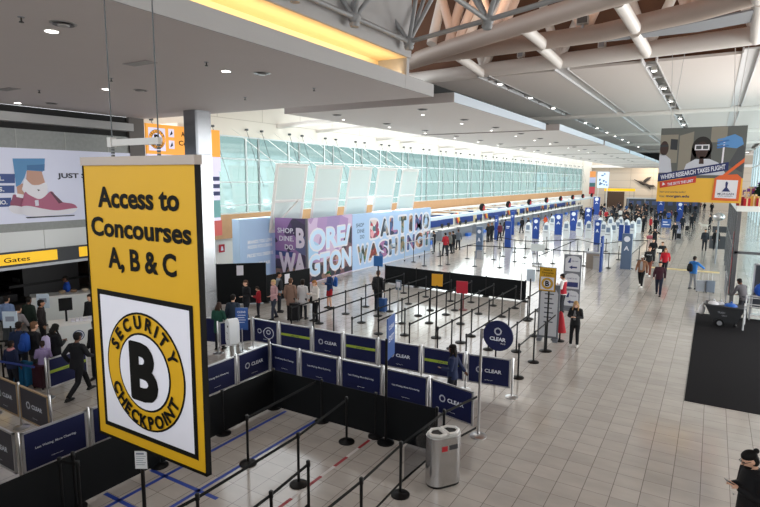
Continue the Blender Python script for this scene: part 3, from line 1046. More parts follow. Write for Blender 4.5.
# navy and red ribbons
flat(mb, [(-1.5, .82), (.98, 1.3), (.98, 1.62), (-1.5, 1.14)], y - .012, 8)
flat(mb, [(-1.4, .56), (-.1, .80), (-.1, 1.06), (-1.42, .82)], y - .014, 9)
flat(mb, [(-1.32, .66), (-1.2, .72), (-1.3, .80)], y - .017, 7)
# luggage tag
flat(mb, [(.95, 1.1), (1.5, 1.62), (1.5, 1.78), (.8, 1.1)], y - .014, 10)
flat(mb, [(.5, .1), (1.42, .08), (1.45, 1.0), (1.3, 1.14), (.72, 1.1), (.55, .98)], y - .016, 10)
flat(mb, [(.6, .2), (1.33, .18), (1.35, .9), (.62, .92)], y - .018, 7)
flat(mb, [(.93, .8), (.97, .86), (1.02, .8), (1.0, .62), (1.12, .45), (.82, .45), (.94, .62)], y - .021, 8)
mb.obj('artwork', A, t)
mb = MB()
put_text(mb, 'WHERE RESEARCH TAKES FLIGHT', -.26, 1.22, 2.32, .19, -.06, .03, 0, math.atan2(.48, 2.48), .1)
put_text(mb, "THE SKY'S THE LIMIT", -.66, .80, .95, .12, -.06, .03, 0, math.atan2(.24, 1.3), .1)
mb.obj('ribbon_lettering', LETTER, t)
mb = MB()
put_text(mb, 'Start your journey today!', -.92, .40, .95, .09, -.044, .005)
put_text(mb, 'Visit', -1.3, .22, .2, .09, -.044, .005)
put_text(mb, 'morgan.edu', -.72, .22, .85, .14, -.044, .03)
put_text(mb, 'MORGAN', .97, .36, .55, .09, -.066, .005)
put_text(mb, 'STATE UNIVERSITY', .97, .27, .5, .04, -.066, .0)
mb.obj('lettering', mat('banner_ink', c('22305a'), .5), t)
mb = MB()
for s in (-1.15, 1.05):
    mb.tube([(s, 0, 3.0), (s + .25, .6, 6.1)], .012, 5)
    mb.tube([(s, 0, 3.0), (s - .2, .6, 6.1)], .012, 5)
mb.obj('hanger_cable', mat('pale_cable', c('b8b6b4'), .5), t)

# ------------------------------------------------------------------ heron on the end wall, far screens
t = thing('heron_sculpture', 'dark flying heron sculpture mounted on the tan end wall', 'sculpture', (-13.0, 129.6, 5.0))
K = .7
mb = MB()
mb.tube([(-2.6 * K, 0, 1.5 * K), (-1.6 * K, 0, 1.0 * K), (-.6 * K, 0, .6 * K), (.3 * K, 0, .2 * K), (.8 * K, 0, -.2 * K)], [.05, .1, .3, .36, .12], 10)
mb.obj('body', mat('bronze_dark', c('2c2624'), .5), t, True)
for pts, nm in (([(-.3, .5), (.2, 1.4), (1.0, 2.1), (2.2, 2.4), (1.8, 1.7), (1.0, 1.0), (.5, .4)], 'wing'), ([(.3, .1), (1.2, -.7), (2.2, -1.6), (2.0, -.9), (3.2, -.6), (3.8, -1.3), (3.0, -.2), (1.8, -.1), (.9, .3)], 'wing')):
    MB().prism([(a * K, b * K) for a, b in pts], -.1, .05).obj(nm, mat('bronze_dark', c('2c2624'), .5), t)
area('heron_spot', (-11, 126, 8.3), (-11.5, 130, 5.5), 1, 1, 260, (1, .82, .62))
t = thing('led_screen', 'bright pale blue advertising screen hung before the tan end wall', 'screen', (-18.2, 112, 4.4))
MB().box(-1.0, 1.0, -.1, .1, 0, 3.0).obj('display', mat('screen_blue', c('b9cfe6'), .4, emit=c('b9cfe6'), es=.5), t)
mb = MB()
for i in range(14):
    a, b = random.uniform(-.8, .6), random.uniform(.3, 2.6)
    flat(mb, [(a, b), (a + .3, b), (a + .3, b + .25), (a, b + .25)], -.105)
mb.obj('graphics', mat('screen_slate', c('5c7396'), .5), t)
MB().tube([(-.8, .05, 0), (-.8, .05, -4.4)], .06, 6).tube([(.8, .05, 0), (.8, .05, -4.4)], .06, 6).obj('pole', WHITE, t)
t = thing('vertical_banner', 'narrow red, navy and orange banner at the end of the glass wall', 'banner', (-21.2, 118, 3.0))
mb = MB()
for i, (z0, z1) in enumerate(((0, 1.5), (1.5, 2.3), (2.3, 3.4), (3.4, 4.6))):
    mb.box(-.55, .55, -.06, .06, z0, z1, i)
mb.obj('panel', [mat('banner_red', c('c8434c'), .5), mat('banner_teal', c('3f6f72'), .5), mat('banner_lilac', c('b9bfe0'), .5), mat('banner_orange', c('ee9a52'), .5)], t)
MB().box(-.05, .05, -.05, .05, -3.0, 0).obj('pole', WHITE, t)
t = thing('direction_band', 'yellow direction band over the far doorway', 'sign', (-16.8, 124, 3.6), math.radians(20))
MB().box(-3, 3, -.1, .1, 0, .55).obj('panel', SGY, t)
MB().box(-2.9, -2.8, -.05, .05, -3.6, 0).box(2.8, 2.9, -.05, .05, -3.6, 0).obj('post', GREYM, t)
# ------------------------------------------------------------------ belt posts
def post_meshes(tag_, pole, baseM, cap):
    b = MB().lathe([(.175, 0), (.175, .022), (.15, .04), (.05, .055), (.03, .07)], 20).mesh('base', baseM, True)
    p = MB().lathe([(.026, .05), (.026, 1.0)], 12).mesh('pole', pole, True)
    h_ = MB().lathe([(.034, .93), (.036, .94), (.036, 1.03), (.024, 1.045)], 12).mesh('head', cap, True)
    return b, p, h_


BP = post_meshes('black', BLACK, BLACK, BLACK)
CP = post_meshes('chrome', CHROME, CHROME, BLACK)
belt_me = MB().box(0, 1, -.004, .004, .945, 1.0).mesh('belt', BELT)
lowbelt_me = MB().box(0, 1, -.004, .004, .22, .27).mesh('lower_belt', BELT)


def post(x, y, label, to=None, group=None, meshes=BP, low=False, h=1.05, name='belt_post'):
    o = thing(name, label, 'belt post', (x, y, 0), 0, group)
    for n, me in zip(('base', 'pole', 'head'), meshes):
        q = link(n, me, o)
    if to:
        for (tx, ty) in (to if isinstance(to, list) else [to]):
            d = Vector((tx - x, ty - y))
            for n, me in (('belt', belt_me), ('lower_belt', lowbelt_me))[:2 if low else 1]:
                q = link(n, me, o, (0, 0, 0), math.atan2(d.y, d.x))
                q.scale = (d.length - .03, 1, 1)
    return o


# maze rows run away from the panel barriers; each is (x, [y...])
MAZE = [(-13.1, [15.3, 17.0, 18.84, 20.43, 22.1, 24.0]), (-11.75, [14.9, 16.12, 18.0, 20.27, 22.0, 23.8]), (-10.33, [15.24, 17.0, 18.8, 20.25, 21.4, 23.6]),
        (-9.42, [15.5, 17.38, 19.43, 21.06, 22.0, 23.9]), (-8.3, [15.65, 17.7, 20.0, 21.98, 23.8]), (-7.28, [15.67, 16.8, 18.6, 20.44, 22.03, 23.85]),
        (-6.18, [15.4, 17.4, 19.54, 21.99, 23.9]), (-5.3, [15.6, 17.7, 19.88, 21.6]), (-4.5, [15.3, 16.92, 18.25, 19.8])]
for i, (x, ys) in enumerate(MAZE):
    for j, y in enumerate(ys):
        lb = 'black belt post, %s back from the navy panels, %s lane from the hoardings' % (ORD[j], ORD[i])
        post(x, y, lb, (x, ys[j + 1]) if j + 1 < len(ys) else None, 'belt posts of the queue maze')
for x, y, s in ((-9.15, 22.0, 'white and red'),):
    pass
# queue between the airline pylons
FAR = [(-15.1, [33.9, 37.3, 40.7, 44.4]), (-13.3, [34.2, 37.9, 40.0, 42.8, 45.8]), (-11.7, [34.6, 37.8, 40.2, 42.7, 46.4]), (-9.2, [34.8, 38.4, 43.7, 46.5]), (-7.2, [35.2, 38.5, 40.1, 44.0, 47.6]), (-5.6, [35.4, 38.5, 43.0, 47.7]), (-4.3, [35.0, 39.0, 43.6, 48.9])]
for i, (x, ys) in enumerate(FAR):
    for j, y in enumerate(ys):
        if (i, j) in ((6, 0), (5, 0)):
            continue
        to = [(x, ys[j + 1])] if j + 1 < len(ys) and i % 3 == 0 else []
        if i + 1 < len(FAR) and j < len(FAR[i + 1][1]) and j % 2 == 1:
            to.append((FAR[i + 1][0], FAR[i + 1][1][j]))
        lb = 'black belt post near the airline pylons, %s of the %s line from the counters' % (ORD[j], ORD[i])
        post(x, y, lb, to, 'belt posts by the airline pylons')
for j, (x, y) in enumerate(((-17.3, 37.2), (-17.6, 33.6), (-16.2, 32.5), (-15.3, 33.1), (-19.0, 42.2))):
    post(x, y, 'black belt post near the end of the letter hoarding, %s of five' % ORD[j], None, 'belt posts at the hoarding end')
# foreground posts
FG = [(-7.66, 7.55, 'black belt post with its base on the long blue tape', (-7.72, 9.9), False),
      (-6.5, 9.38, 'black belt post between the tall black barrier and the red striped tape', (-6.3, 7.5), False),
      (-6.3, 7.5, 'black belt post on the lit tiles beside the red striped tape', (-6.3, 5.15), False),
      (-6.3, 5.15, 'black belt post below the corner of the yellow hanging sign', (-6.5, 3.0), False),
      (-5.5, 6.8, 'double belt post, farther of the two short-lane posts', (-5.41, 5.79), True),
      (-5.41, 5.79, 'double belt post, nearer of the two short-lane posts', (-5.35, 4.2), True),
      (-4.5, 8.22, 'black double belt post in front of the steel litter bin', (-4.45, 6.83), True),
      (-4.45, 6.83, 'black double belt post nearest the camera in the litter bin row', (-4.5, 4.6), True),
      (-4.42, 9.92, 'black double belt post behind the steel litter bin', [(-4.5, 8.22), (-4.14, 11.1)], True),
      (-9.13, 4.65, 'black post ending the tall barrier, beside the folded sign stand', (-8.77, 4.75), False),
      (-8.77, 4.75, 'black post tied by a short belt to the barrier end', None, False)]
for x, y, lb, to, low in FG:
    post(x, y, lb, to, None, low=low)
q = 0
mesh_panel = glass('dark_mesh_panel', (.72, .73, .75), .03)
o = tag(MB().box(-4.445, -4.435, 8.25, 9.9, .27, .94).obj('mesh_screen', mesh_panel), 'see-through dark mesh stretched between belts behind the litter bin', 'barrier')


# ------------------------------------------------------------------ tall black barriers
def skirt(x0, y0, x1, y1, n, label, end=False, z0=.05, h=1.0):
    d = Vector((x1 - x0, y1 - y0))
    L = d.length / n
    a = math.atan2(d.y, d.x)
    for k in range(n):
        o = thing('barrier_screen', label % ORD[k], 'barrier', (x0 + d.x * k / n, y0 + d.y * k / n, 0), a)
        mb = MB()
        mb.box(.0, L - .0, -.006, .006, z0, h)
        mb.obj('screen', SKIRT, o)
        for n_, me in zip(('base', 'pole', 'head'), BP):
            link(n_, me, o)
    o = thing('belt_post', (label % 'last').replace('screen', 'end post'), 'belt post', (x1, y1, 0))
    for n_, me in zip(('base', 'pole', 'head'), BP):
        link(n_, me, o)


skirt(-9.14, 3.2, -9.08, 9.9, 4, 'tall black screen beside the blue tape, %s counting toward the corner')
skirt(-9.08, 9.9, -4.6, 9.95, 3, 'tall black screen behind the red striped tape, %s from the corner')
skirt(-15.3, 25.87, -7.3, 25.45, 4, 'long black screen across the back of the queue maze, %s from the hoarding')
# black pipe-and-drape by the steel column
for k, (x0, y0, x1, y1, h, lb) in enumerate(((-18.9, 17.0, -17.4, 18.6, 1.9, 'tall black drape beside the steel column, nearer section'), (-20.6, 17.2, -18.9, 17.0, 1.9, 'tall black drape beside the steel column, section toward the cream wall'),
                                            (-17.4, 18.6, -17.0, 21.3, 1.3, 'lower black drape between the column and the blue hoarding'))):
    d = Vector((x1 - x0, y1 - y0))
    o = thing('drape_screen', lb, 'barrier', (x0, y0, 0), math.atan2(d.y, d.x))
    MB().box(0, d.length, -.01, .01, .03, h).obj('drape', SKIRT, o)
    MB().lathe([(.15, 0), (.15, .02), (.02, .04), (.02, h + .03)], 10).obj('pole', BLACK, o)
    MB().box(d.length * .4, d.length * .4 + .3, -.03, -.012, h - .55, h - .1).obj('notice', SIGNW, o)


# ------------------------------------------------------------------ navy panel barriers on steel posts
PB = MB().lathe([(.17, 0), (.17, .015), (.1, .03), (.03, .05)], 20).mesh('base', CHROME, True)
PP = MB().lathe([(.028, .04), (.028, 1.08), (.02, 1.09)], 12).mesh('post', CHROME, True)
_pn = {}


def logo_ring(mb, u, v, r, y, mi=0):
    n = 18
    for i in range(n):
        a, b = 2 * PI * (i + .1) / n, 2 * PI * (i + .75) / n
        vs = [(u + q * math.cos(e), y, v + q * math.sin(e)) for q, e in ((r, a), (r, b), (r * .62, b), (r * .62, a))]
        mb.add(vs, [(0, 1, 2, 3)], mi)


def panel(x0, y0, x1, y1, kind, label, board=NAVY, both=False, frame=ALU, last=False, z0=.24, z1=1.04):
    d = Vector((x1 - x0, y1 - y0))
    L = d.length
    o = thing('panel_barrier', label, 'barrier', (x0, y0, 0), math.atan2(d.y, d.x), 'panel barriers')
    a, b = .05, L - .05
    MB().box(a + .03, b - .03, -.012, .012, z0 + .03, z1 - .03).obj('board', board, o)
    mb = MB()
    mb.box(a, a + .04, -.02, .02, z0, z1).box(b - .04, b, -.02, .02, z0, z1).box(a, b, -.02, .02, z0, z0 + .035).box(a, b, -.02, .02, z1 - .035, z1)
    mb.obj('frame', frame, o)
    mid, vz = L / 2, (z0 + z1) / 2
    mb = MB()
    small = MB()
    if kind == 'logo':
        logo_ring(mb, mid - .26, vz - .0, .09, -.014)
        put_text(mb, 'CLEAR', mid + .12, vz, .46, .1, -.014, .03)
        put_text(small, 'clearme.com', mid, z0 + .14, .22, .028, -.014, .0)
    elif kind == 'stripe':
        s = MB()
        s.box(a + .04, b - .04, -.015, -.013, vz - .01, vz + .07)
        s.obj('lime_stripe', LIME, o)
        if board is NAVY:
            put_text(mb, 'enter here', mid, vz + .03, .3, .045, -.017, .01)
    else:
        put_text(mb, kind, mid, vz + .02, min(.78, L * .62), .062, -.014, .012)
        put_text(small, 'clearme.com', mid, z0 + .16, .22, .026, -.014, .0)
    if kind == 'stripe':
        mb.obj('lettering', NAVY, o)
    else:
        mb.obj('lettering', LETTER, o)
        small.obj('small_lettering', LETTER, o)
    link('base', PB, o)
    link('post', PP, o)
    if last:
        for n_, me in (('base', PB), ('post', PP)):
            link(n_, me, o, (L, 0, 0))
    return o


XA = [(-13.05, 13.25), (-11.94, 13.32), (-10.61, 13.4), (-9.41, 13.42), (-8.2, 13.5), (-6.78, 13.55), (-5.46, 13.62), (-4.2, 13.78)]
KA = ['logo', 'stripe'] * 4
for k in range(7):
    panel(*XA[k], *XA[k + 1], KA[k], 'navy barrier with %s, %s from the steel column in the back row' % ('a white ring logo' if KA[k] == 'logo' else 'a lime stripe', ORD[k]), last=(k == 6))
XB = [(-10.6, 11.42), (-9.47, 11.38), (-8.12, 11.4), (-6.78, 11.42), (-5.48, 11.4), (-4.2, 11.12)]
KB = ['Less Waiting. More Cheering.', 'Less Waiting. More Exploring.', 'Less Waiting. More Exploring.', 'Less Waiting. More Adventuring.', 'logo']
for k in range(5):
    panel(*XB[k], *XB[k + 1], KB[k], 'navy barrier with %s, %s from the corner in the front row' % ('a white ring logo' if k == 4 else 'one line of white words', ORD[k]))
YB = [3.4, 4.7, 6.03, 7.37, 8.75, 10.12, 11.42]
KC = ['Less Waiting. More Flying.', 'Less Waiting. More Cheering.', 'Less Waiting. More Exploring.', 'logo', 'Less Waiting. More Adventuring.', 'logo']
for k in range(1, 6):
    panel(-10.6, YB[k], -10.6, YB[k + 1], KC[k], 'navy barrier in the side row, %s counting away from the camera' % ORD[k - 1])
for k, (a, b) in enumerate((((-12.0, 4.69), (-10.68, 4.69)), ((-13.3, 4.69), (-12.0, 4.69)))):
    panel(*a, *b, 'logo', 'dark slate barrier with a ring logo meeting the side row, %s' % ('joined to it' if k == 0 else 'one further out'), GREYNAVY, last=False)
for k, (a, b) in enumerate((((-13.26, 5.98), (-11.9, 5.95)), ((-14.6, 6.0), (-13.26, 5.98)), ((-15.95, 6.0), (-14.6, 6.0)))):
    panel(*a, *b, 'logo', 'dark slate barrier with tan top rail, %s from its free end' % ORD[k], GREYNAVY, frame=mat('tan_rail', c('b49a78'), .4, .4), last=(k == 0))
panel(-14.5, 7.22, -14.66, 8.45, 'stripe', 'navy barrier with a lime stripe and yellow triangle by the running officer')
o = thing('panel_barrier', 'plain navy barrier beside the steel column, behind the white scanner pod', 'barrier', (-14.7, 12.3, 0), math.atan2(.3, 1.0))
MB().box(0, 1.0, -.012, .012, .24, 1.04).obj('board', NAVY, o)
MB().box(-.03, 0, -.02, .02, .2, 1.06).box(1.0, 1.03, -.02, .02, .2, 1.06).box(0, 1, -.02, .02, 1.03, 1.06).obj('frame', ALU, o)
link('post', PP, o); link('base', PB, o)
panel(-13.05, 13.25, -13.6, 12.2, 'stripe', 'short navy barrier with a lime stripe turned toward the white scanner pod', last=True)


# ------------------------------------------------------------------ chrome poles with signs
def tall_post(name, label, x, y, h, cat='sign', poleM=BLACK, r=.03, rz=0):
    o = thing(name, label, cat, (x, y, 0), rz)
    MB().lathe([(.19, 0), (.19, .025), (.15, .04), (.04, .06)], 20).obj('base', poleM, o, True)
    MB().lathe([(r, .05), (r, h), (r * .6, h + .01)], 12).obj('pole', poleM, o, True)
    return o


o = tall_post('round_sign', 'round navy sign with a white ring logo on a steel pole', -4.14, 11.19, 2.5, poleM=CHROME)
m1 = MB().lathe([(.335, -.02), (.335, .02)], 36)
m1.v = [(a + .38, b2, b + 2.4) for a, b, b2 in m1.v]
m1.obj('disc', NAVY, o)
m1 = MB()
logo_ring(m1, .38, 2.5, .085, -.024)
put_text(m1, 'CLEAR', .38, 2.33, .36, .085, -.024, .04)
put_text(m1, 'PLUS', .5, 2.24, .1, .03, -.024, .01)
m1.obj('lettering', LETTER, o)
MB().box(0, .1, -.015, .015, 2.3, 2.34).box(0, .1, -.015, .015, 2.46, 2.5).obj('bracket', CHROME, o)
o = tall_post('round_sign', 'small round sign on a pole at the corner of the front panel row', -10.42, 11.2, 1.25, poleM=CHROME, rz=math.radians(10))
m1 = MB().lathe([(.17, -.015), (.17, .015)], 28)
m1.v = [(a, b2, b + 1.42) for a, b, b2 in m1.v]
m1.obj('disc', NAVY, o)
m1 = MB()
annulus(m1, 0, 1.42, .165, .15, -.018)
logo_ring(m1, 0, 1.45, .07, -.018)
m1.obj('lettering', LETTER, o)
o = tall_post('post', 'chrome post at the free end of the back panel row', -4.1, 13.95, 1.05, 'belt post', CHROME) if False else None
o = tall_post('flag_sign', 'tall black pole with a narrow blue sign seen nearly edge-on', -5.75, 9.8, 2.35, rz=math.radians(104))
MB().box(.04, .62, -.012, .012, 1.85, 2.78).obj('plate', mat('sign_blue', c('2c57a0'), .45), o)
m1 = MB()
put_text(m1, 'EXIT', .33, 2.3, .4, .14, -.014, .02)
put_text(m1, 'CLEAR', .33, 2.55, .4, .1, -.014, .02)
m1.obj('lettering', LETTER, o)
# paper notice on a stand under the hanging sign
p_ = fl(145, 520)
o = tall_post('notice_stand', 'white paper notice on a black stand under the yellow hanging sign', -7.35, 4.98, 1.32, rz=math.radians(30))
MB().box(-.1, .1, -.03, -.01, 1.22, 1.52).obj('frame', BLACK, o)
MB().box(-.095, .095, -.034, -.03, 1.225, 1.515).obj('paper', mat('paper_white', c('eceff4'), .6), o)
m1 = MB()
m1.box(-.075, .05, -.036, -.0345, 1.46, 1.49)
for i in range(5):
    m1.box(-.075, .075 - .02 * (i % 3), -.036, -.0345, 1.43 - .035 * i, 1.438 - .035 * i)
m1.obj('print', mat('print_grey', c('8b93a5'), .6), o)
# coloured lane markers in the maze
for x, y, h, rz, colr, lb in ((-11.76, 19.3, 2.55, .2, '2c6fb8', 'blue square lane sign on a tall post beside the dark dressed traveller'),
                              (-8.29, 17.7, 2.35, .2, 'e8a91c', 'amber square lane sign on a tall black post in the maze'),
                              (-7.3, 17.64, 2.2, .2, 'c01f36', 'red square lane sign on a tall black post in the maze')):
    o = tall_post('lane_sign', lb, x, y, h - .4, rz=rz)
    MB().box(-.2, .2, -.015, .015, h - .42, h + .02).obj('plate', mat('lane_' + colr, c(colr), .5), o)
o = tall_post('lane_sign', 'white notice in a wire frame on a black post at the maze corner', -6.2, 22.3, 1.7)
MB().box(-.17, .17, -.015, .015, 1.6, 2.1).obj('plate', mat('notice_pale', c('c9d8e6'), .5), o)
m1 = MB()
for s in (-.45, .42):
    m1.box(s, s + .02, .2, .22, 0, 2.3)
m1.box(-.45, .44, .2, .22, 2.28, 2.3)
m1.obj('wire_frame', CHROME, o)
o = tall_post('lane_sign', 'narrow grey notice on a chrome post inside the queue maze', -10.5, 18.8, 1.5, poleM=CHROME)
MB().box(-.12, .12, -.015, .015, 1.35, 1.75).obj('plate', mat('notice_grey', c('5f6d80'), .5), o)
MB().box(-.09, .09, -.018, -.015, 1.45, 1.68).obj('print', SIGNW, o)
# red and white warning post
o = tall_post('warning_post', 'slim red warning post in the maze before the long black screen', -9.15, 22.3, 1.2, 'post', mat('post_red', c('7a3638'), .5))
# checkpoint sign on a stand
o = tall_post('sign_stand', 'yellow checkpoint sign with a ring emblem on a black stand', -4.46, 18.3, 2.15)
MB().box(-.32, .2, -.03, .0, 2.08, 2.86).obj('plate', YEL, o)
MB().box(-.335, .215, -.028, .002, 2.065, 2.875).obj('frame', BLACK, o)
m1 = MB()
put_text(m1, 'Access to', -.06, 2.79, .3, .06, -.034, .02)
put_text(m1, 'Concourses', -.06, 2.70, .38, .06, -.034, .02)
put_text(m1, 'A, B & C', -.06, 2.61, .27, .06, -.034, .02)
m1.obj('lettering', INK, o)
m1 = MB()
flat(m1, [(-.28, 2.12), (.16, 2.12), (.16, 2.55), (-.28, 2.55)], -.033, 2)
checkpoint_disc(m1, -.06, 2.335, .19, -.036, text=False)
m1.obj('checkpoint_emblem', [YEL, INK, SIGNW], o)
SIGG = mat('totem_grey', c('6f737b'), .5)
o = thing('notice_board', 'tall grey framed notice board behind the yellow checkpoint stand', 'sign', (-4.75, 19.6, 0), math.radians(6))
MB().box(-.36, .36, -.04, .04, .1, 2.05).obj('frame', SIGG, o)
m1 = MB()
m1.prism([(-.3, .18), (.3, .18), (.3, 1.75), (.2, 1.92), (0, 1.97), (-.2, 1.92), (-.3, 1.75)], -.045, -.04)
m1.obj('sheet', mat('sheet_grey', c('c9ccd2'), .5), o)
m1 = MB()
for i in range(7):
    m1.box(-.16, .16 - .05 * (i % 2), -.048, -.046, 1.7 - .17 * i, 1.74 - .17 * i)
m1.obj('print', mat('print_ink', c('3c4252'), .5), o)
MB().box(-.36, -.2, -.2, .2, 0, .1).box(.2, .36, -.2, .2, 0, .1).obj('foot', SIGG, o)
# red cover over a post
o = thing('draped_cover', 'red cloth cover hanging over a post beside the yellow checkpoint stand', 'cloth', (-4.35, 19.75, 0))
MB().lathe([(.02, 1.1), (.07, 1.05), (.12, .85), (.16, .6), (.22, .35), (.19, .33), (.05, .4)], 14, sx=1, sy=.7).obj('cloth', mat('red_cloth', c('a81f2a'), .8, noise=.15), o, True)
MB().lathe([(.17, 0), (.17, .03), (.03, .06), (.026, 1.0)], 14).obj('post', BLACK, o, True)
# three-tier totem
o = thing('sign_totem', 'tall grey totem of three stacked white airline notices with blue arrows', 'sign', (-5.06, 24.9, 0), math.radians(4))
MB().box(-.40, .34, -.05, .05, .05, 2.5).obj('frame', SIGG, o)
for i in range(3):
    z = .2 + .78 * i
    m1 = MB()
    m1.prism([(-.34, z), (.29, z), (.29, z + .55), (.2, z + .66), (-.02, z + .7), (-.24, z + .66), (-.34, z + .55)], -.056, -.05)
    q = m1.obj('sheet', mat('sheet_white', c('cfd2d8'), .5), o)
    m1 = MB()
    if i != 1:
        flat(m1, [(-.18, z + .18), (-.04, z + .1), (-.04, z + .15), (.16, z + .15), (.16, z + .22), (-.04, z + .22), (-.04, z + .27)], -.058)
        flat(m1, [(-.24, z + .38), (-.14, z + .6), (-.1, z + .6), (-.12, z + .38)], -.058)
        put_text(m1, 'AIRLINES', .06, z + .46, .28, .05, -.058, .01)
    else:
        flat(m1, [(-.28, z + .08), (.24, z + .08), (.24, z + .3), (-.28, z + .3)], -.058)
        put_text(m1, 'CHECK-IN', -.02, z + .46, .4, .06, -.058, .01)
    m1.obj('print', mat('totem_blue', c('27336b'), .5), q)
MB().box(-.45, .4, -.22, .22, 0, .05).obj('foot', SIGG, o)

# ------------------------------------------------------------------ steel double litter bin
o = thing('litter_bin', 'brushed steel double recycling bin with two openings in the top', 'bin', fl(442.5, 482), math.radians(56))


def stad(w2, d2, n=12):
    pts = []
    for i in range(n + 1):
        a = -PI / 2 + PI * i / n
        pts.append((w2 - d2 + d2 * math.cos(a) * 1.0, d2 * math.sin(a)))
    for i in range(n + 1):
        a = PI / 2 + PI * i / n
        pts.append((-w2 + d2 + d2 * math.cos(a), d2 * math.sin(a)))
    return pts


MB().slab(stad(.35, .215), .05, .98).obj('body', mat('bin_steel', (.56, .56, .57), .27, 1, noise=.06, nscale=3), o, True)
MB().slab(stad(.335, .2), 0, .05).obj('plinth', BLACK, o)
top = MB().slab(stad(.335, .2), .98, 1.01).obj('top', mat('bin_top', c('c9c9c8'), .35, .5), o)
for s in (-1, 1):
    ring = MB()
    tri = [(s * .03, -.14), (s * .03, .14), (s * .17, .155), (s * .29, .055), (s * .29, -.055), (s * .17, -.155)]
    ring.tube([(a, b, 1.03) for a, b in tri] + [(tri[0][0], tri[0][1], 1.03)], .03, 8)
    ring.obj('opening_rim', mat('rim_white', c('e4e3e0'), .35), o, True)
    MB().slab([(a * .9 + s * .015, b * .85) for a, b in tri], 1.01, 1.018).obj('opening', BLACK, o)
m1 = MB()
m1.box(-.16, -.04, -.219, -.214, .74, .84)
m1.obj('red_label', RED, o)
m1 = MB()
m1.box(0, .18, -.219, -.214, .75, .84)
m1.obj('dark_label', mat('bin_ink', c('3c3c40'), .5), o)

# ------------------------------------------------------------------ white scanner pods
for x, y, rz, lb in ((-12.55, 11.85, math.radians(-25), 'white rounded scanner pod on a thin leg by the navy panels'), (-13.25, 10.9, math.radians(-25), 'white rounded scanner pod mostly hidden behind the yellow sign')):
    o = thing('scanner_pod', lb, 'kiosk', (x, y, 0), rz)
    pr = []
    for a, b in ((.21, .62), (.21, 1.22)):
        pass
    out = []
    for i in range(17):
        a = PI * i / 16
        out.append((.21 * math.cos(a), 1.2 + .2 * math.sin(a)))
    for i in range(17):
        a = PI + PI * i / 16
        out.append((.21 * math.cos(a), .68 + .14 * math.sin(a)))
    MB().prism(out, -.16, .16).obj('shell', mat('pod_white', c('e6ebf0'), .3), o, True)
    MB().ball((.06, -.165, 1.18), (.035, .012, .035), 12, 8).obj('lens', BLACK, o)
    MB().box(-.09, .05, -.166, -.16, .95, .965).box(-.09, .05, -.166, -.16, .75, .76).obj('slot', GREYM, o)
    MB().lathe([(.2, 0), (.2, .02), (.04, .04), (.04, .6)], 16).obj('stand', CHROME, o, True)
o = thing('leaflet_stand', 'blue upright poster sign behind the white scanner pod', 'sign', (-13.05, 12.75, 0), math.radians(35))
MB().box(-.2, .2, -.015, .015, .75, 1.5).obj('plate', mat('sign_blue', c('2c57a0'), .45), o)
m1 = MB()
put_text(m1, 'CLEAR', 0, 1.36, .28, .07, -.017, .02)
for i in range(4):
    m1.box(-.13, .13 - .04 * (i % 2), -.017, -.0155, 1.24 - .08 * i, 1.26 - .08 * i)
m1.obj('lettering', LETTER, o)
link('post', MB().lathe([(.15, 0), (.15, .02), (.02, .04), (.02, .8)], 12).mesh('post', CHROME, True), o)

# ------------------------------------------------------------------ airline pylons, kiosks, bins
GB = mat('pylon_slate', c('566a86'), .45)


def pylon(px, py, h, wd, label, colr, logo=True, dp=.12, rz=0):
    g = fl(px, py)
    o = thing('sign_pylon', label, 'sign pylon', (g.x, g.y, 0), rz)
    MB().box(-wd / 2, wd / 2, -dp, dp, .04, h).obj('body', colr, o)
    MB().box(-wd / 2 - .05, wd / 2 + .05, -dp - .05, dp + .05, 0, .04).obj('foot', GREYM, o)
    m1 = MB()
    if logo:
        flat(m1, ngon(0, h - .35, wd * .3, wd * .3, 18), -dp - .004)
        put_text(m1, 'A', 0, h - .95, wd * .5, .3, -dp - .004, .03)
    else:
        m1.box(-wd * .3, wd * .3, -dp - .005, -dp - .001, h - .5, h - .42)
        m1.box(-wd * .3, wd * .2, -dp - .005, -dp - .001, h - .62, h - .56)
    m1.obj('emblem', LETTER, o)
    return o


pylon(479, 258.5, 2.35, .46, 'slate blue pylon with a round emblem near the letter hoarding', GB)
pylon(507.6, 248, 2.3, .5, 'royal blue pylon with white lines in front of the counters', BLUEPYL, False)
pylon(496, 240, 2.4, .3, 'slim royal blue pylon beside the counters, behind the slate one', BLUEPYL, False)
pylon(512, 235, 2.5, .35, 'slim royal blue pylon right at the counter front', BLUEPYL, False)
pylon(535.5, 239, 2.1, .62, 'royal blue pylon fifth along the counter side', BLUEPYL)
pylon(558, 235, 2.25, .75, 'wide royal blue pylon sixth along the counter side', BLUEPYL)
pylon(573, 231, 2.3, .75, 'royal blue pylon seventh along the counter side', BLUEPYL)
pylon(587.7, 225.5, 2.3, .8, 'royal blue pylon eighth along the counter side', BLUEPYL)
pylon(596, 215, 3.0, 1.0, 'distant royal blue pylon next to the brown doorway', BLUEPYL)
pylon(596.6, 245, 2.25, .5, 'royal blue pylon standing among the white kiosks', BLUEPYL)
pylon(600.5, 272, 2.29, .1, 'royal blue pylon turned edge-on beside the beige bin', BLUEPYL, False, .3)
pylon(625.3, 269.5, 2.36, .62, 'slate blue pylon with a round emblem beside the walking people', GB)
pylon(679, 222, 2.83, .8, 'far royal blue pylon under the hanging banner', BLUEPYL)
pylon(660, 215.5, 2.9, 1.0, 'farthest royal blue pylon at the dark desk', BLUEPYL)
g = fl(665, 239)
o = thing('sign_stand', 'square blue sign on a thin stand in the middle of the concourse', 'sign', (g.x, g.y, 0))
MB().box(-.42, .42, -.03, .03, 1.15, 2.0).obj('plate', mat('sign_blue', c('2c57a0'), .45), o)
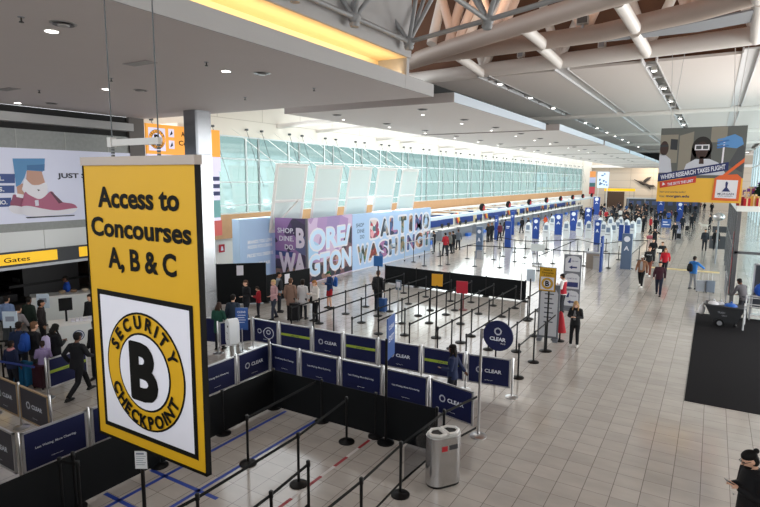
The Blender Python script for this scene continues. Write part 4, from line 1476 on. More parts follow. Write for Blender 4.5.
MB().box(-.42, -.38, -.03, .03, 0, 1.15).box(.38, .42, -.03, .03, 0, 1.15).box(-.6, .6, -.2, .2, 0, .03).obj('stand', GREYM, o)
MB().box(-.3, .3, -.035, -.03, 1.4, 1.5).box(-.3, .1, -.035, -.03, 1.65, 1.75).obj('lettering', LETTER, o)
g = fl(623, 252)
o = thing('bag_drop_kiosk', 'blue and white bag drop kiosk behind the slate pylon', 'kiosk', (g.x, g.y, 0))
MB().box(-.4, .4, -.15, .15, .9, 2.2).obj('head', BLUEPYL, o)
MB().box(-.35, .35, -.2, .2, 0, .9).obj('body', WHITE, o)
MB().box(-.05, .02, -.155, -.15, .9, 2.2).obj('stripe', WHITE, o)
kk = None
KP = [(603, 239), (608, 243), (613, 240), (617, 236), (610, 232), (620, 232), (626, 236), (632, 238), (579, 236), (588, 238), (566, 238), (546, 240), (638, 233), (552, 231), (528, 240), (600, 233)]
for k, (a, b) in enumerate(KP):
    g = fl(a, b)
    lb = 'white self-service kiosk with a curved back, %s of the kiosk cluster' % (ORD[k])
    if kk is None:
        kk = thing('checkin_kiosk', lb, 'kiosk', g, 0, 'white check-in kiosks')
        m1 = MB()
        m1.prism([(-.28, .0), (.28, 0), (.33, .6), (.3, 1.2), (.18, 1.62), (0, 1.75), (-.18, 1.62), (-.3, 1.2), (-.33, .6)], -.12, .12)
        m1.obj('shell', mat('kiosk_white', c('dcdfe2'), .35), kk, True)
        MB().box(-.18, .18, -.135, -.12, 1.0, 1.45).obj('screen', mat('kiosk_screen', c('6f7f95'), .3), kk)
        MB().box(-.2, .2, -.3, -.12, .78, .84).obj('shelf', GREYM, kk)
    else:
        dup(kk, g, random.uniform(-.5, .5), lb)
for a, b, wd, h, colr, lb in ((593, 268, .8, 1.05, '8f857b', 'beige square bin beside the edge-on blue pylon'), (598, 269, .55, .85, 'a5a3a1', 'small grey bin in front of the beige one'), (480, 259, .4, .65, 'a9a9aa', 'small grey bin at the foot of the slate pylon by the hoarding')):
    g = fl(a, b)
    o = thing('waste_bin', lb, 'bin', g)
    MB().box(-wd / 2, wd / 2, -wd / 2, wd / 2, 0, h - .06).obj('body', paint(colr, .4), o)
    MB().box(-wd / 2 - .02, wd / 2 + .02, -wd / 2 - .02, wd / 2 + .02, h - .06, h).obj('lid', GREYM, o)
g = fl(537, 265)
o = thing('cleaning_trolley', 'grey wheeled stand with a pale notice in the far queue', 'trolley', g)
MB().box(-.45, .45, -.05, .05, .95, 1.45).obj('notice', mat('notice_pale2', c('cdd5d6'), .5), o)
MB().tube([(0, 0, .1), (0, 0, 1.0)], .05, 8).box(-.3, .3, -.25, .25, .08, .14).obj('stand', GREYM, o)
for s in (-.25, .25):
    MB().ball((s, 0, .07), (.07, .04, .07), 10, 8).obj('wheel', BLACK, o)
# ------------------------------------------------------------------ people
def remesh(mb, voxel, name, smooth_it=2):
    me = mb.mesh(name + '_raw', [])
    o = bpy.data.objects.new('tmp', me)
    COL.objects.link(o)
    m = o.modifiers.new('r', 'REMESH')
    m.mode = 'VOXEL'
    m.voxel_size = voxel
    if smooth_it:
        s = o.modifiers.new('s', 'SMOOTH')
        s.iterations = smooth_it
        s.factor = .5
    dg = bpy.context.evaluated_depsgraph_get()
    dg.update()
    out = bpy.data.meshes.new_from_object(o.evaluated_get(dg))
    out.name = name
    out.polygons.foreach_set('use_smooth', [True] * len(out.polygons))
    bpy.data.objects.remove(o)
    bpy.data.meshes.remove(me)
    out.materials.clear()
    out.materials.append(None)
    return out


V = Vector
# joints for a 1.72 m figure facing +y: elbows, wrists, knees, ankles (left, right), head pitch, forward lean
POSES = {
    'stand': dict(e=[(-.235, -.03, 1.13), (.235, -.03, 1.13)], w=[(-.25, .06, .90), (.25, .06, .90)], k=[(-.10, .02, .49), (.10, .03, .49)], a=[(-.11, 0, .08), (.12, .02, .08)], hp=.05),
    'walk': dict(e=[(-.24, -.12, 1.14), (.24, .02, 1.13)], w=[(-.24, -.12, .90), (.24, .20, .95)], k=[(-.09, .16, .51), (.09, -.02, .49)], a=[(-.09, .22, .09), (.09, -.25, .14)], hp=.05),
    'stride': dict(e=[(-.26, -.15, 1.18), (.26, .10, 1.16)], w=[(-.22, .0, .98), (.22, .32, 1.10)], k=[(-.10, .36, .56), (.10, -.12, .48)], a=[(-.10, .52, .14), (.10, -.48, .22)], hp=.1, lean=.10),
    'phone': dict(e=[(-.245, .02, 1.13), (.245, .02, 1.13)], w=[(-.07, .27, 1.17), (.07, .27, 1.16)], k=[(-.10, .03, .49), (.11, .05, .49)], a=[(-.11, 0, .08), (.12, .05, .08)], hp=.42),
    'text': dict(e=[(-.235, .0, 1.13), (.235, .0, 1.13)], w=[(-.06, .20, 1.22), (.07, .20, 1.21)], k=[(-.10, .03, .49), (.11, .05, .49)], a=[(-.11, 0, .08), (.12, .05, .08)], hp=.42),
    'carry': dict(e=[(-.24, .0, 1.13), (.24, -.03, 1.13)], w=[(-.10, .24, 1.06), (.27, -.02, .90)], k=[(-.10, .12, .50), (.10, .0, .49)], a=[(-.10, .16, .08), (.10, -.16, .11)], hp=.05),
    'reach': dict(e=[(-.23, -.03, 1.13), (.27, .18, 1.24)], w=[(-.24, .05, .90), (.30, .44, 1.10)], k=[(-.10, .02, .49), (.10, .03, .49)], a=[(-.12, -.04, .08), (.13, .06, .08)], hp=.12),
    'hold': dict(e=[(-.235, .0, 1.12), (.25, -.12, 1.14)], w=[(-.12, .26, 1.10), (.30, -.25, .95)], k=[(-.10, .08, .50), (.10, -.02, .49)], a=[(-.11, .1, .08), (.12, -.12, .10)], hp=.1),
    'elbows': dict(e=[(-.38, .02, 1.28), (.38, .02, 1.28)], w=[(-.20, .22, 1.36), (.20, .22, 1.36)], k=[(-.10, .08, .50), (.10, -.02, .49)], a=[(-.11, .1, .08), (.12, -.12, .10)], hp=.1),
    'bend': dict(e=[(-.27, .30, 1.02), (.27, .30, 1.02)], w=[(-.16, .52, .98), (.18, .50, .96)], k=[(-.10, .06, .50), (.10, .02, .49)], a=[(-.11, 0, .08), (.12, -.04, .08)], hp=.3, lean=.42),
}
for p in POSES.values():
    p.setdefault('lean', 0)


def pose_pts(p, wide=1.0):
    ln = p['lean']

    def L(q):       # lean the upper body about the hips
        q = V(q)
        if ln and q.z > .92:
            d = q - V((0, 0, .92))
            return V((q.x, d.y * math.cos(ln) + d.z * math.sin(ln), .92 + d.z * math.cos(ln) - d.y * math.sin(ln)))
        return q
    J = dict(pel=V((0, 0, .93)), belly=L((0, .01, 1.08)), chest=L((0, .005, 1.27)), up=L((0, -.005, 1.40)), nb=L((0, -.012, 1.45)), nk=L((0, .0, 1.52)))
    J['sh'] = [L((-.172 * wide, -.01, 1.40)), L((.172 * wide, -.01, 1.40))]
    J['e'] = [V(q) if ln > .3 else L(q) for q in p['e']]
    J['w'] = [V(q) if ln > .3 else L(q) for q in p['w']]
    J['hip'] = [V((-.09, 0, .90)), V((.09, 0, .90))]
    J['k'] = [V(q) for q in p['k']]
    J['a'] = [V(q) for q in p['a']]
    hp = p['hp'] + ln * .5
    R = Matrix.Rotation(-hp, 3, 'X')
    hc = J['nk'] + R @ V((0, .025, .10))
    J['R'] = R
    J['hc'] = hc
    return J


def limb_mid(a, b, t):
    return a.lerp(b, t)


def body_mesh(key, p):
    J = pose_pts(p)
    mb = MB()
    mb.tube([J['pel'] - V((0, 0, .07)), J['pel'], J['belly'], J['chest'], J['up'], J['nb']], [(.12, .09), (.155, .105), (.135, .095), (.155, .105), (.15, .085), (.06, .055)], 16, ref=(1, 0, 0))
    mb.tube([J['nb'] - V((0, 0, .03)), J['nk'], J['hc'] - J['R'] @ V((0, .02, .06))], [.06, .052, .052], 12)
    R, hc = J['R'], J['hc']
    mb.ball(hc + R @ V((0, -.005, .015)), (.076, .096, .105), 18, 14, rot=R)
    mb.ball(hc + R @ V((0, .028, -.055)), (.055, .062, .062), 14, 10, rot=R)
    mb.tube([hc + R @ V((0, .085, .012)), hc + R @ V((0, .112, -.022)), hc + R @ V((0, .085, -.03))], [.010, .017, .010], 8)
    mb.tube([hc + R @ V((-.025, .085, -.062)), hc + R @ V((.025, .085, -.062))], .010, 8)
    for s in (-1, 1):
        mb.ball(hc + R @ V((.078 * s, -.005, -.005)), (.014, .025, .034), 8, 8, rot=R)
    for i in (0, 1):
        s = -1 if i == 0 else 1
        sh, e, w_ = J['sh'][i], J['e'][i], J['w'][i]
        mb.tube([sh - V((s * .06, 0, -.01)), sh, sh.lerp(e, .5), e, e.lerp(w_, .35), w_], [.055, .055, .046, .038, .040, .026], 12)
        f = (w_ - e).normalized()
        side = V((0, 1, 0)) - f * f.y
        side = side.normalized() if side.length > .3 else V((-s, 0, 0))
        nrm = f.cross(side)
        mb.tube([w_ - f * .01, w_ + f * .04, w_ + f * .085], [(.024, .018), (.038, .016), (.036, .014)], 10, ref=side)
        ln = (.072, .080, .076, .060)
        for q in range(4):
            b = w_ + f * .08 + side * (.027 - .018 * q)
            cl = nrm * (.012 * s * -1)
            mb.tube([b - f * .01, b + f * ln[q] * .5 + cl * .4, b + f * ln[q] * .85 + cl * 1.8], [.0085, .008, .007], 6)
        b = w_ + f * .025 + side * .03
        mb.tube([b - side * .01, b + side * .025 + f * .03, b + side * .028 + f * .06], [.011, .010, .008], 6)
        h_, k, a = J['hip'][i], J['k'][i], J['a'][i]
        mb.tube([h_ + V((0, 0, .04)), h_.lerp(k, .25), h_.lerp(k, .7), k, k.lerp(a, .35), a], [.085, .082, .062, .052, .053, .036], 14)
        mb.tube([a + V((0, -.05, -.04)), a + V((0, .05, -.045)), a + V((0, .15, -.06))], [.036, .036, .026], 10)
    return remesh(mb, .0085, 'body', 1)


def top_mesh(key, p, kind):
    """jacket: loose and hip long; tee: short sleeves; coat: down to the thighs"""
    J = pose_pts(p)
    mb = MB()
    low = {'coat': -.30, 'jacket': -.10, 'tee': -.05}[kind]
    g = .024 if kind != 'tee' else .014
    mb.tube([J['pel'] + V((0, 0, low)), J['pel'] + V((0, 0, low * .4)), J['belly'], J['chest'], J['up'], J['nb'] + V((0, 0, .005))],
            [(.165 + g, .125 + g), (.165 + g, .115 + g), (.145 + g, .10 + g), (.165 + g, .112 + g), (.158 + g, .088 + g), (.075 + g * .3, .068)], 18, ref=(1, 0, 0))
    if kind != 'tee':
        mb.tube([J['nb'] - V((0, .01, .02)), J['nb'] + V((0, -.012, .045))], [(.085, .075), (.072, .066)], 14)
    for i in (0, 1):
        s = -1 if i == 0 else 1
        sh, e, w_ = J['sh'][i], J['e'][i], J['w'][i]
        if kind == 'tee':
            mb.tube([sh - V((s * .06, 0, -.01)), sh, sh.lerp(e, .7)], [.066, .070, .062], 12)
        else:
            mb.tube([sh - V((s * .06, 0, -.01)), sh, sh.lerp(e, .5), e, e.lerp(w_, .5), w_ + (w_ - e).normalized() * .01], [.068, .074, .066, .060, .054, .045], 12)
    return remesh(mb, .014, 'top', 2)


def trouser_mesh(key, p, shorts=False):
    J = pose_pts(p)
    mb = MB()
    mb.tube([J['pel'] - V((0, 0, .09)), J['pel'], J['pel'] + V((0, 0, .08))], [(.15, .11), (.17, .12), (.155, .112)], 16, ref=(1, 0, 0))
    for i in (0, 1):
        h_, k, a = J['hip'][i], J['k'][i], J['a'][i]
        if shorts:
            mb.tube([h_ + V((0, 0, .03)), h_.lerp(k, .3), h_.lerp(k, .85)], [.098, .102, .098], 14)
        else:
            mb.tube([h_ + V((0, 0, .03)), h_.lerp(k, .3), h_.lerp(k, .75), k, k.lerp(a, .4), a + V((0, 0, .0))], [.098, .096, .078, .068, .066, .056], 14)
    return remesh(mb, .014, 'trousers', 2)


def shoe_mesh(p, i):
    a = V(p['a'][i])
    mb = MB()
    mb.tube([a + V((0, -.075, -.045)), a + V((0, -.03, -.03)), a + V((0, .06, -.042)), a + V((0, .15, -.055)), a + V((0, .195, -.062))], [(.03, .03), (.045, .05), (.046, .038), (.044, .027), (.026, .016)], 12, ref=(1, 0, 0))
    mb.box(a.x - .045, a.x + .045, a.y - .085, a.y + .19, a.z - .08, a.z - .062)
    return mb.mesh('shoe', [None], True)


def hair_mesh(p, style):
    J = pose_pts(p)
    R, hc = J['R'], J['hc']
    mb = MB()
    if style == 'bald':
        return None
    mb.ball(hc + R @ V((0, -.018, .060)), (.084, .104, .072), 20, 14, rot=R)
    mb.ball(hc + R @ V((0, -.042, .0)), (.081, .068, .085), 16, 12, rot=R)
    if style in ('long', 'bun', 'bob'):
        mb.ball(hc + R @ V((0, -.045, -.01)), (.087, .075, .10), 16, 12, rot=R)
    if style == 'long':
        mb.tube([hc + R @ V((0, -.06, 0)), hc + R @ V((0, -.085, -.12)), hc + V((0, -.10, -.26))], [(.085, .05), (.105, .045), (.075, .025)], 14, ref=(1, 0, 0))
        for s in (-1, 1):
            mb.tube([hc + R @ V((.07 * s, .0, .03)), hc + R @ V((.092 * s, .0, -.08)), hc + V((.105 * s, .03, -.22))], [(.022, .04), (.022, .035), (.015, .02)], 10)
    if style == 'bun':
        mb.ball(hc + R @ V((0, -.125, .085)), .036, 12, 10)
    if style == 'cap':
        mb.tube([hc + R @ V((0, .05, .055)), hc + R @ V((0, .16, .035))], [(.07, .012), (.055, .006)], 12, ref=(1, 0, 0))
    if style == 'hood':
        mb.ball(hc + R @ V((0, -.03, .0)), (.10, .10, .135), 18, 14, rot=R)
    return mb.mesh('hair', [None], True)


_pm = {}


def cached(k, f):
    if k not in _pm:
        _pm[k] = f()
    return _pm[k]


def mlink(name, me, parent, m):
    o = link(name, me, parent)
    if len(me.materials) == 0:
        me.materials.append(None)
    o.material_slots[0].link = 'OBJECT'
    o.material_slots[0].material = m
    return o


SKIN = {'l': mat('skin_light', c('d9ab91'), .55), 'm': mat('skin_tan', c('b07f62'), .55), 'd': mat('skin_brown', c('6d4632'), .5)}
EYE = mat('eye_dark', c('15100e'), .3)


def person(x, y, deg, label, pose='stand', h=1.72, top='26262a', bottom='1f2127', skin='l', hair='2a1d16', style='short', kind='jacket', shoes='1a1a1c', shorts=False, group=None, face=False, zoff=0):
    """deg: compass heading, 0 looks along +y, 180 toward the camera end"""
    p = POSES[pose]
    o = thing('person', label, 'person', (x, y, zoff), math.radians(deg), group)
    s = h / 1.735
    o.scale = (s, s, s)
    mlink('body', cached(('b', pose), lambda: body_mesh(pose, p)), o, SKIN[skin])
    mlink('top', cached(('t', pose, kind), lambda: top_mesh(pose, p, kind)), o, paint(top, .75, .1))
    mlink('trousers', cached(('p', pose, shorts), lambda: trouser_mesh(pose, p, shorts)), o, paint(bottom, .8, .1))
    for i in (0, 1):
        mlink('shoe', cached(('s', pose, i), lambda: shoe_mesh(p, i)), o, paint(shoes, .5, .05))
    if style != 'bald':
        mlink('hair', cached(('h', pose, style), lambda: hair_mesh(p, style)), o, paint(hair, .7, .15))
    if face:
        J = pose_pts(p)
        for sx in (-1, 1):
            e = MB().ball(J['hc'] + J['R'] @ V((.03 * sx, .088, .012)), .010, 8, 6)
            e.obj('eye', EYE, o, True)
    return o


def at(px, py):
    g = fl(px, py)
    return g.x, g.y


def backpack(x, y, z, deg, label, colr, s=1.0):
    o = thing('backpack', label, 'backpack', (x, y, z), math.radians(deg))
    o.scale = (s, s, s)
    m = MB().tube([(0, -.02, 0), (0, 0, .06), (0, 0, .25), (0, .02, .40), (0, .03, .46)], [(.10, .05), (.155, .085), (.16, .085), (.13, .07), (.05, .03)], 14, ref=(1, 0, 0))
    m.obj('body', paint(colr, .7, .12), o, True)
    MB().tube([(0, -.09, .03), (0, -.10, .08), (0, -.10, .18), (0, -.085, .24)], [(.06, .02), (.11, .035), (.11, .035), (.07, .015)], 12, ref=(1, 0, 0)).obj('front_pocket', paint(colr, .7, .12), o, True)
    MB().tube([(-.03, .0, .45), (0, -.01, .50), (.03, 0, .45)], .01, 6).obj('strap', BLACK, o)
    return o


def suitcase(x, y, deg, label, colr, h=.66, handle=True):
    o = thing('suitcase', label, 'suitcase', (x, y, 0), math.radians(deg))
    MB().slab([(-.2, -.10), (-.17, -.13), (.17, -.13), (.2, -.10), (.2, .10), (.17, .13), (-.17, .13), (-.2, .10)], .06, h).obj('shell', paint(colr, .4, .05), o)
    m = MB()
    for s in (-.16, .16):
        for q in (-.09, .09):
            m.ball((s, q, .035), (.02, .035, .035), 8, 6)
    m.obj('wheel', BLACK, o)
    MB().box(-.2, .2, -.004, .004, .1, h + .002).obj('zip', BLACK, o)
    if handle:
        MB().tube([(-.09, .1, h - .02), (-.09, .1, h + .38), (.09, .1, h + .38), (.09, .1, h - .02)], .009, 6).obj('handle', CHROME, o)
    return o


# walkers on the concourse
x, y = at(574, 346)
person(x, y, 176, 'woman walking toward the camera, long blonde hair, open black jacket over grey', 'phone', 1.62, '1c1c1f', '17181c', 'l', 'b08d5f', 'long', shoes='b9b5b0', face=True)
tee = MB().tube([(0, .12, 1.0), (0, .135, 1.2), (0, .11, 1.38)], [(.05, .012), (.06, .02), (.03, .012)], 10, ref=(1, 0, 0))
q = bpy.context.scene.objects
pp = [o for o in COL.objects if o.name.startswith('person')][-1]
tee.obj('grey_top', paint('77777a', .8, .1), pp, True)
x, y = at(640.5, 287)
person(x, y, 172, 'man in tan jacket, grey hoodie and pale cap, black trousers', 'walk', 1.74, '85604a', '16171b', 'd', 'd8d6d4', 'cap', shoes='dcdad6', face=True)
pp = [o for o in COL.objects if o.name.startswith('person')][-1]
MB().tube([(0, .125, .95), (0, .14, 1.2), (0, .11, 1.42)], [(.06, .015), (.075, .02), (.05, .015)], 10, ref=(1, 0, 0)).obj('hoodie', paint('9a9a9c', .8, .1), pp, True)
x, y = at(648, 276)
person(x, y, 180, 'walker in black sweatshirt with a white chest word and rust trousers', 'walk', 1.80, '16181d', '7a4436', 'l', '6a4630', 'short', shoes='e4e2df', face=True)
pp = [o for o in COL.objects if o.name.startswith('person')][-1]
m1 = MB()
put_text(m1, 'NAVY', 0, 1.27, .26, .06, 0, .02)
m1.v = [(-a, .152, b) for a, _, b in m1.v]
m1.obj('chest_lettering', LETTER, pp)
x, y = at(664, 275)
person(x, y, 178, 'woman in a bright red hooded sweatshirt walking behind the maroon sweater', 'walk', 1.66, 'b4202f', '1d1f26', 'l', '8a5d3c', 'long', face=True)
x, y = at(658, 295.5)
person(x, y, 180, 'man in a maroon sweater and dark blue jeans, dark hair', 'walk', 1.74, '3d1f2b', '20273a', 'l', '1e1714', 'short', face=True)
x, y = at(692, 289)
bx = person(x, y, -28, 'man in a bright blue jacket reaching out toward the two grey suitcases', 'reach', 1.78, '2c6db4', '8b8d92', 'd', '1b1512', 'short', shoes='20242e')
backpack(x - .18, y - .28, .98, -28, 'black backpack worn over the bright blue jacket', '17181c', .95)
x, y = at(700, 292)
suitcase(x, y, 10, 'silver grey suitcase nearer the blue jacket', '9aa0aa', .62)
x, y = at(709.5, 293)
suitcase(x, y, 10, 'blue grey suitcase standing on the side away from the blue jacket', '6d7888', .64)
x, y = at(652, 263)
person(x, y, 180, 'walker in black with a grey scarf behind the black sweatshirt', 'carry', 1.72, '1b1c20', '3a3a40', 'l', '3a2a20', 'short')
x, y = at(661, 266)
person(x, y, 185, 'woman in black carrying a white parcel, brown hair', 'carry', 1.66, '202126', '8b8e96', 'l', '5a3c2a', 'bob')
g = fl(658.5, 262)
o = thing('parcel', 'white parcel carried by the woman in black', 'parcel', (x - .15, y - .35, .98))
MB().box(-.14, .14, -.08, .08, 0, .2).obj('body', paint('e8e6e2', .6, .03), o)
x, y = at(654, 248)
person(x, y, 180, 'walker in black with both elbows raised, crossing the concourse', 'elbows', 1.72, '1a1a1e', '23242a', 'l', '241a15', 'short')
x, y = at(648, 246)
o = thing('duffel_bag', 'dusty pink duffel bag beside the walker with raised elbows', 'bag', (x + .12, y + .1, .62))
MB().tube([(-.3, 0, .15), (-.26, 0, .15), (.26, 0, .15), (.3, 0, .15)], [.08, .17, .17, .08], 12).obj('body', paint('a85a62', .8, .1), o, True)
MB().tube([(-.15, 0, .3), (.27, -.08, .80), (.15, 0, .3)], .015, 6).obj('strap', BLACK, o)
x, y = at(674, 240)
person(x, y, 180, 'man in a dark suit pulling a small black case toward the camera', 'hold', 1.78, '1b1d22', '1d1f24', 'l', '3c2c22', 'short')
x, y = at(678.5, 239)
suitcase(x, y, 0, 'small black case pulled by the man in the dark suit', '1a1a1d', .56)
x, y = at(682, 231)
person(x, y, 0, 'dark walker just beyond the suited man', 'walk', 1.78, '23262e', '22242b', 'l', '2a1f19', 'short')
x, y = at(687, 231)
suitcase(x, y, 0, 'black case between two dark walkers under the hanging banner', '1c1c20', .6)
x, y = at(691, 229.5)
person(x, y, 0, 'tall dark walker with luggage under the hanging banner', 'hold', 1.85, '1a1c21', '1c1d22', 'l', '30241c', 'short')
x, y = at(694, 224)
person(x, y, 0, 'dark walker ahead of the tall one under the hanging banner', 'walk', 1.80, '2a2a2e', '202228', 'd', '1c1512', 'short')
x, y = at(704, 250.5)
person(x, y, 178, 'man in charcoal jacket standing beside the dark mats', 'stand', 1.80, '2b2e34', '20232a', 'm', '1e1916', 'short')
x, y = at(715, 250)
person(x, y, 178, 'person in a long black coat standing on the dark mat', 'stand', 1.76, '17181b', '1a1b1f', 'm', '15120f', 'hood', kind='coat')
x, y = at(709.5, 229.5)
person(x, y, 90, 'person in black walking a pale dog beyond the mats', 'hold', 1.8, '18191d', '1b1c20', 'l', '2a1f18', 'short')
# the pale dog
x, y = at(704.5, 229.5)
o = thing('dog', 'pale dog on the tiles beside its owner in black', 'dog', (x, y, 0), 0)
m1 = MB()
m1.tube([(.38, 0, .50), (.2, 0, .5), (-.1, 0, .48), (-.33, 0, .52), (-.42, 0, .6)], [.09, .11, .14, .13, .09], 12)
m1.tube([(-.36, 0, .56), (-.48, 0, .72), (-.55, 0, .76), (-.7, 0, .72)], [.09, .08, .085, .035], 10)
for lx, ly, b in ((-.3, .08, 1), (-.3, -.08, 1), (.3, .08, -1), (.3, -.08, -1)):
    if b > 0:
        m1.tube([(lx, ly, .48), (lx + .02, ly, .28), (lx, ly, .06), (lx - .05, ly, .02)], [.06, .04, .03, .035], 8)
    else:
        m1.tube([(lx, ly, .5), (lx - .08, ly, .34), (lx + .06, ly, .2), (lx + .03, ly, .06), (lx - .02, ly, .02)], [.08, .055, .032, .028, .034], 8)
for s in (-1, 1):
    m1.tube([(-.5, .05 * s, .78), (-.48, .09 * s, .72)], [.03, .015], 6)
m1.tube([(.38, 0, .54), (.55, 0, .66), (.62, 0, .78)], [.035, .025, .012], 8)
dm = remesh(m1, .016, 'dog_body', 2)
link('body', dm, o)
dm.materials[0] = paint('c9c2b8', .8, .1)

# inside the queue maze
x, y = at(247, 321)
person(x, y, 170, 'woman in a black jacket with brown hair near the steel column', 'hold', 1.68, '1b1c20', '22252c', 'l', '4a3326', 'bob', face=True)
x, y = at(259, 317)
person(x, y, 120, 'child in a red top at the queue beside the black jacket', 'phone', 1.30, 'a3222c', '2a2c36', 'l', '2c1f18', 'short')
x, y = at(274.5, 319)
person(x, y, 160, 'blond person in a floral pink blouse waiting in the queue', 'carry', 1.64, 'c9a0a4', '3c4150', 'l', 'c8a878', 'bob')
x, y = at(279, 312)
person(x, y, -60, 'dark haired man in grey with a black backpack in the queue', 'stand', 1.75, '7d858c', '23262e', 'm', '17120f', 'short')
backpack(x + .22, y - .12, 1.0, -60, 'black backpack on the man in grey in the queue', '202226', 1.0)
x, y = at(291, 320)
person(x, y, 20, 'person in a brown coat seen from behind, next to a black suitcase', 'stand', 1.74, '8a6f62', '2b2b30', 'l', '5b4030', 'bob', kind='coat')
x, y = at(295, 321)
suitcase(x, y, 20, 'black suitcase at the feet of the brown coat', '1b1c20', .75)
x, y = at(303, 319)
person(x, y, 10, 'person in a puffy white winter coat in the queue', 'stand', 1.66, 'd6d4d6', '2b2d33', 'm', '241a15', 'hood', kind='coat')
x, y = at(316, 321)
person(x, y, 150, 'woman in a cream hoodie and black leggings holding papers', 'phone', 1.70, 'd9d2cc', '1a1b20', 'l', '9a6a40', 'bob', face=True)
x, y = at(313, 318)
o = thing('shoulder_bag', 'black shoulder bag beside the cream hoodie', 'bag', (x, y, .62), .4)
MB().tube([(0, 0, 0), (0, 0, .05), (0, 0, .22), (0, 0, .3)], [(.1, .05), (.17, .08), (.15, .07), (.06, .03)], 12, ref=(1, 0, 0)).obj('body', BLACK, o, True)
MB().tube([(-.1, 0, .28), (0, 0, .62), (.1, 0, .28)], .01, 6).obj('strap', BLACK, o)
x, y = at(330, 308)
person(x, y, 150, 'traveller with red shorts, navy jacket and green beanie', 'phone', 1.68, '243a63', 'a3222c', 'l', '1f5a3c', 'cap', shorts=True)
backpack(x + .12, y + .26, .95, 150 - 180, 'bright blue backpack worn by the traveller in red shorts', '2f62b0', .95)
x, y = at(378, 311)
person(x, y, 5, 'man in dark clothes seen from behind near the blue lane sign', 'stand', 1.80, '1c1c20', '1d1d22', 'm', '5a3c2c', 'short')
backpack(x - .02, y - .22, 1.05, 5, 'dark backpack on the man near the blue lane sign', '232428', 1.0)
x, y = at(382, 312)
suitcase(x, y, 0, 'blue and black suitcase next to the man near the blue lane sign', '2c4f86', .62)
person(fl(452, 408).x, fl(452, 408).y, 100, 'woman in navy uniform with long black hair between the panel rows', 'hold', 1.66, '1f2a4a', '1a1c24', 'd', '110d0c', 'long', face=True)
x, y = at(562, 313)
person(x, y, 80, 'attendant in a red vest and white sleeves facing the yellow sign', 'text', 1.74, 'dcdad8', '2c2e34', 'm', '17120f', 'short')
pp = [o for o in COL.objects if o.name.startswith('person')][-1]
J = pose_pts(POSES['text'])
vm = MB().tube([J['pel'] + V((0, 0, -.06)), J['belly'], J['chest'], J['up'] + V((0, 0, -.0)), J['nb'] - V((0, 0, .01))], [(.195, .15), (.175, .132), (.195, .142), (.185, .118), (.08, .07)], 18, ref=(1, 0, 0))
vm.obj('vest', paint('9e1c2c', .7, .08), pp, True)
# by the green coat at the column
x, y = fl(218, 303, 1.6).x, fl(218, 303, 1.6).y
person(x, y, 20, 'woman in a dark green coat with long brown hair by the steel column', 'phone', 1.62, '1f4a3e', '20232a', 'l', '3a2a22', 'long', kind='coat')
x, y = fl(225, 298, 1.72).x - .1, fl(225, 298, 1.72).y + .45
person(x, y, 30, 'man in a slate jacket next to the dark green coat', 'stand', 1.74, '2f3a48', '1e2026', 'l', '1a1512', 'short')

# in front of the check-in counters
CTR = [(445, 256, 'a52430', '2c2f38', 'short', 'traveller in a red shirt at the nearest check-in counter', 0), (449.5, 254, '6b6a66', '24262c', 'bob', 'traveller in taupe beside the red shirt at the counters', 20), (453, 253, '1c1d22', '1c1d22', 'short', 'dark traveller third from the hoarding at the counters', 0),
       (458, 250, '59606a', '20232b', 'short', 'traveller in grey fourth from the hoarding at the counters', -20), (434, 252, '26272b', '202228', 'short', 'dark traveller at the end of the letter hoarding', 30), (488, 242, '1a1b1e', '1a1b1e', 'long', 'traveller in black in front of the first blue fascia', 0),
       (491.5, 241.5, '202126', '1f2026', 'short', 'second traveller in black in front of the first blue fascia', 10), (499.5, 241, '5a2638', '2a2a30', 'bob', 'traveller in a wine red coat by the blue pylons', 0), (505, 236, '2a2622', '202024', 'short', 'traveller in brown behind the blue pylons', 0),
       (521.5, 233, '1b1c20', '1b1c20', 'short', 'dark traveller left of a pair at the middle counters', 0), (528, 233, '17181c', '1c1d22', 'hood', 'hooded dark traveller of a pair at the middle counters', 10), (538, 229, '1d2028', '22242b', 'short', 'dark traveller standing near an orange bag at the counters', 0),
       (545, 229.5, 'd0552e', '2b2b30', 'short', 'traveller in an orange top at the far counters', 0), (551, 227, '23252b', '1f2025', 'short', 'dark traveller past the orange top at the counters', 0)]
for px, py, tp, bt, st, lb, dg_ in CTR:
    x, y = at(px, py)
    person(x, y, 60 + dg_, lb, random.choice(['stand', 'phone', 'carry']), random.uniform(1.64, 1.8), tp, bt, random.choice('llmd'), random.choice(['241a15', '3a2a20', '15110f', '6a4a30']), st)

# far crowd among the kiosks and at the dark desk
CR = [(606, 222, 'b02a34'), (611, 226, '1c1d22'), (616, 223, '24262c'), (604, 216, '2b3550'), (600, 221, '6a2a36'), (614, 216, '1a1b1f'), (620, 220, 'd2d0cc'), (624, 223, '202126'), (628, 219, 'b0a092'), (631, 226, '1b1c20'), (635, 222, '2a2d35'), (638, 228, '17181b'),
      (643, 232, '1d1e23'), (641, 219, '8a6a58'), (646, 222, '23252b'), (650, 233, 'a8262f'), (655, 233, '1a1b1f'), (645, 214.5, '2c2f38'), (637, 214, '4a3a34'), (631, 214, '1e2026'), (626, 214, '34507a'), (620, 214, '1c1d22'), (613, 214, '22242a'), (660, 224, '191a1e'),
      (664, 221, '2a2c33'), (668, 224, '2a4f9a'), (671, 221, '5a2a3a'), (675, 222, '1b1c21'), (655, 221, '3a3c44'), (685, 214, '1d1e23'), (690, 213, '26282e'), (695, 212, '1b1c20'), (700, 210, '5c2630'), (704, 212, '1a1b1f'), (651, 216, '1d1d21'), (608, 229, '2b2d34'), (623, 231, '16171a'), (584, 224, '1f2126'), (581, 219, '2d3036'), (592, 219, '1c1c20')]
random.seed(11)
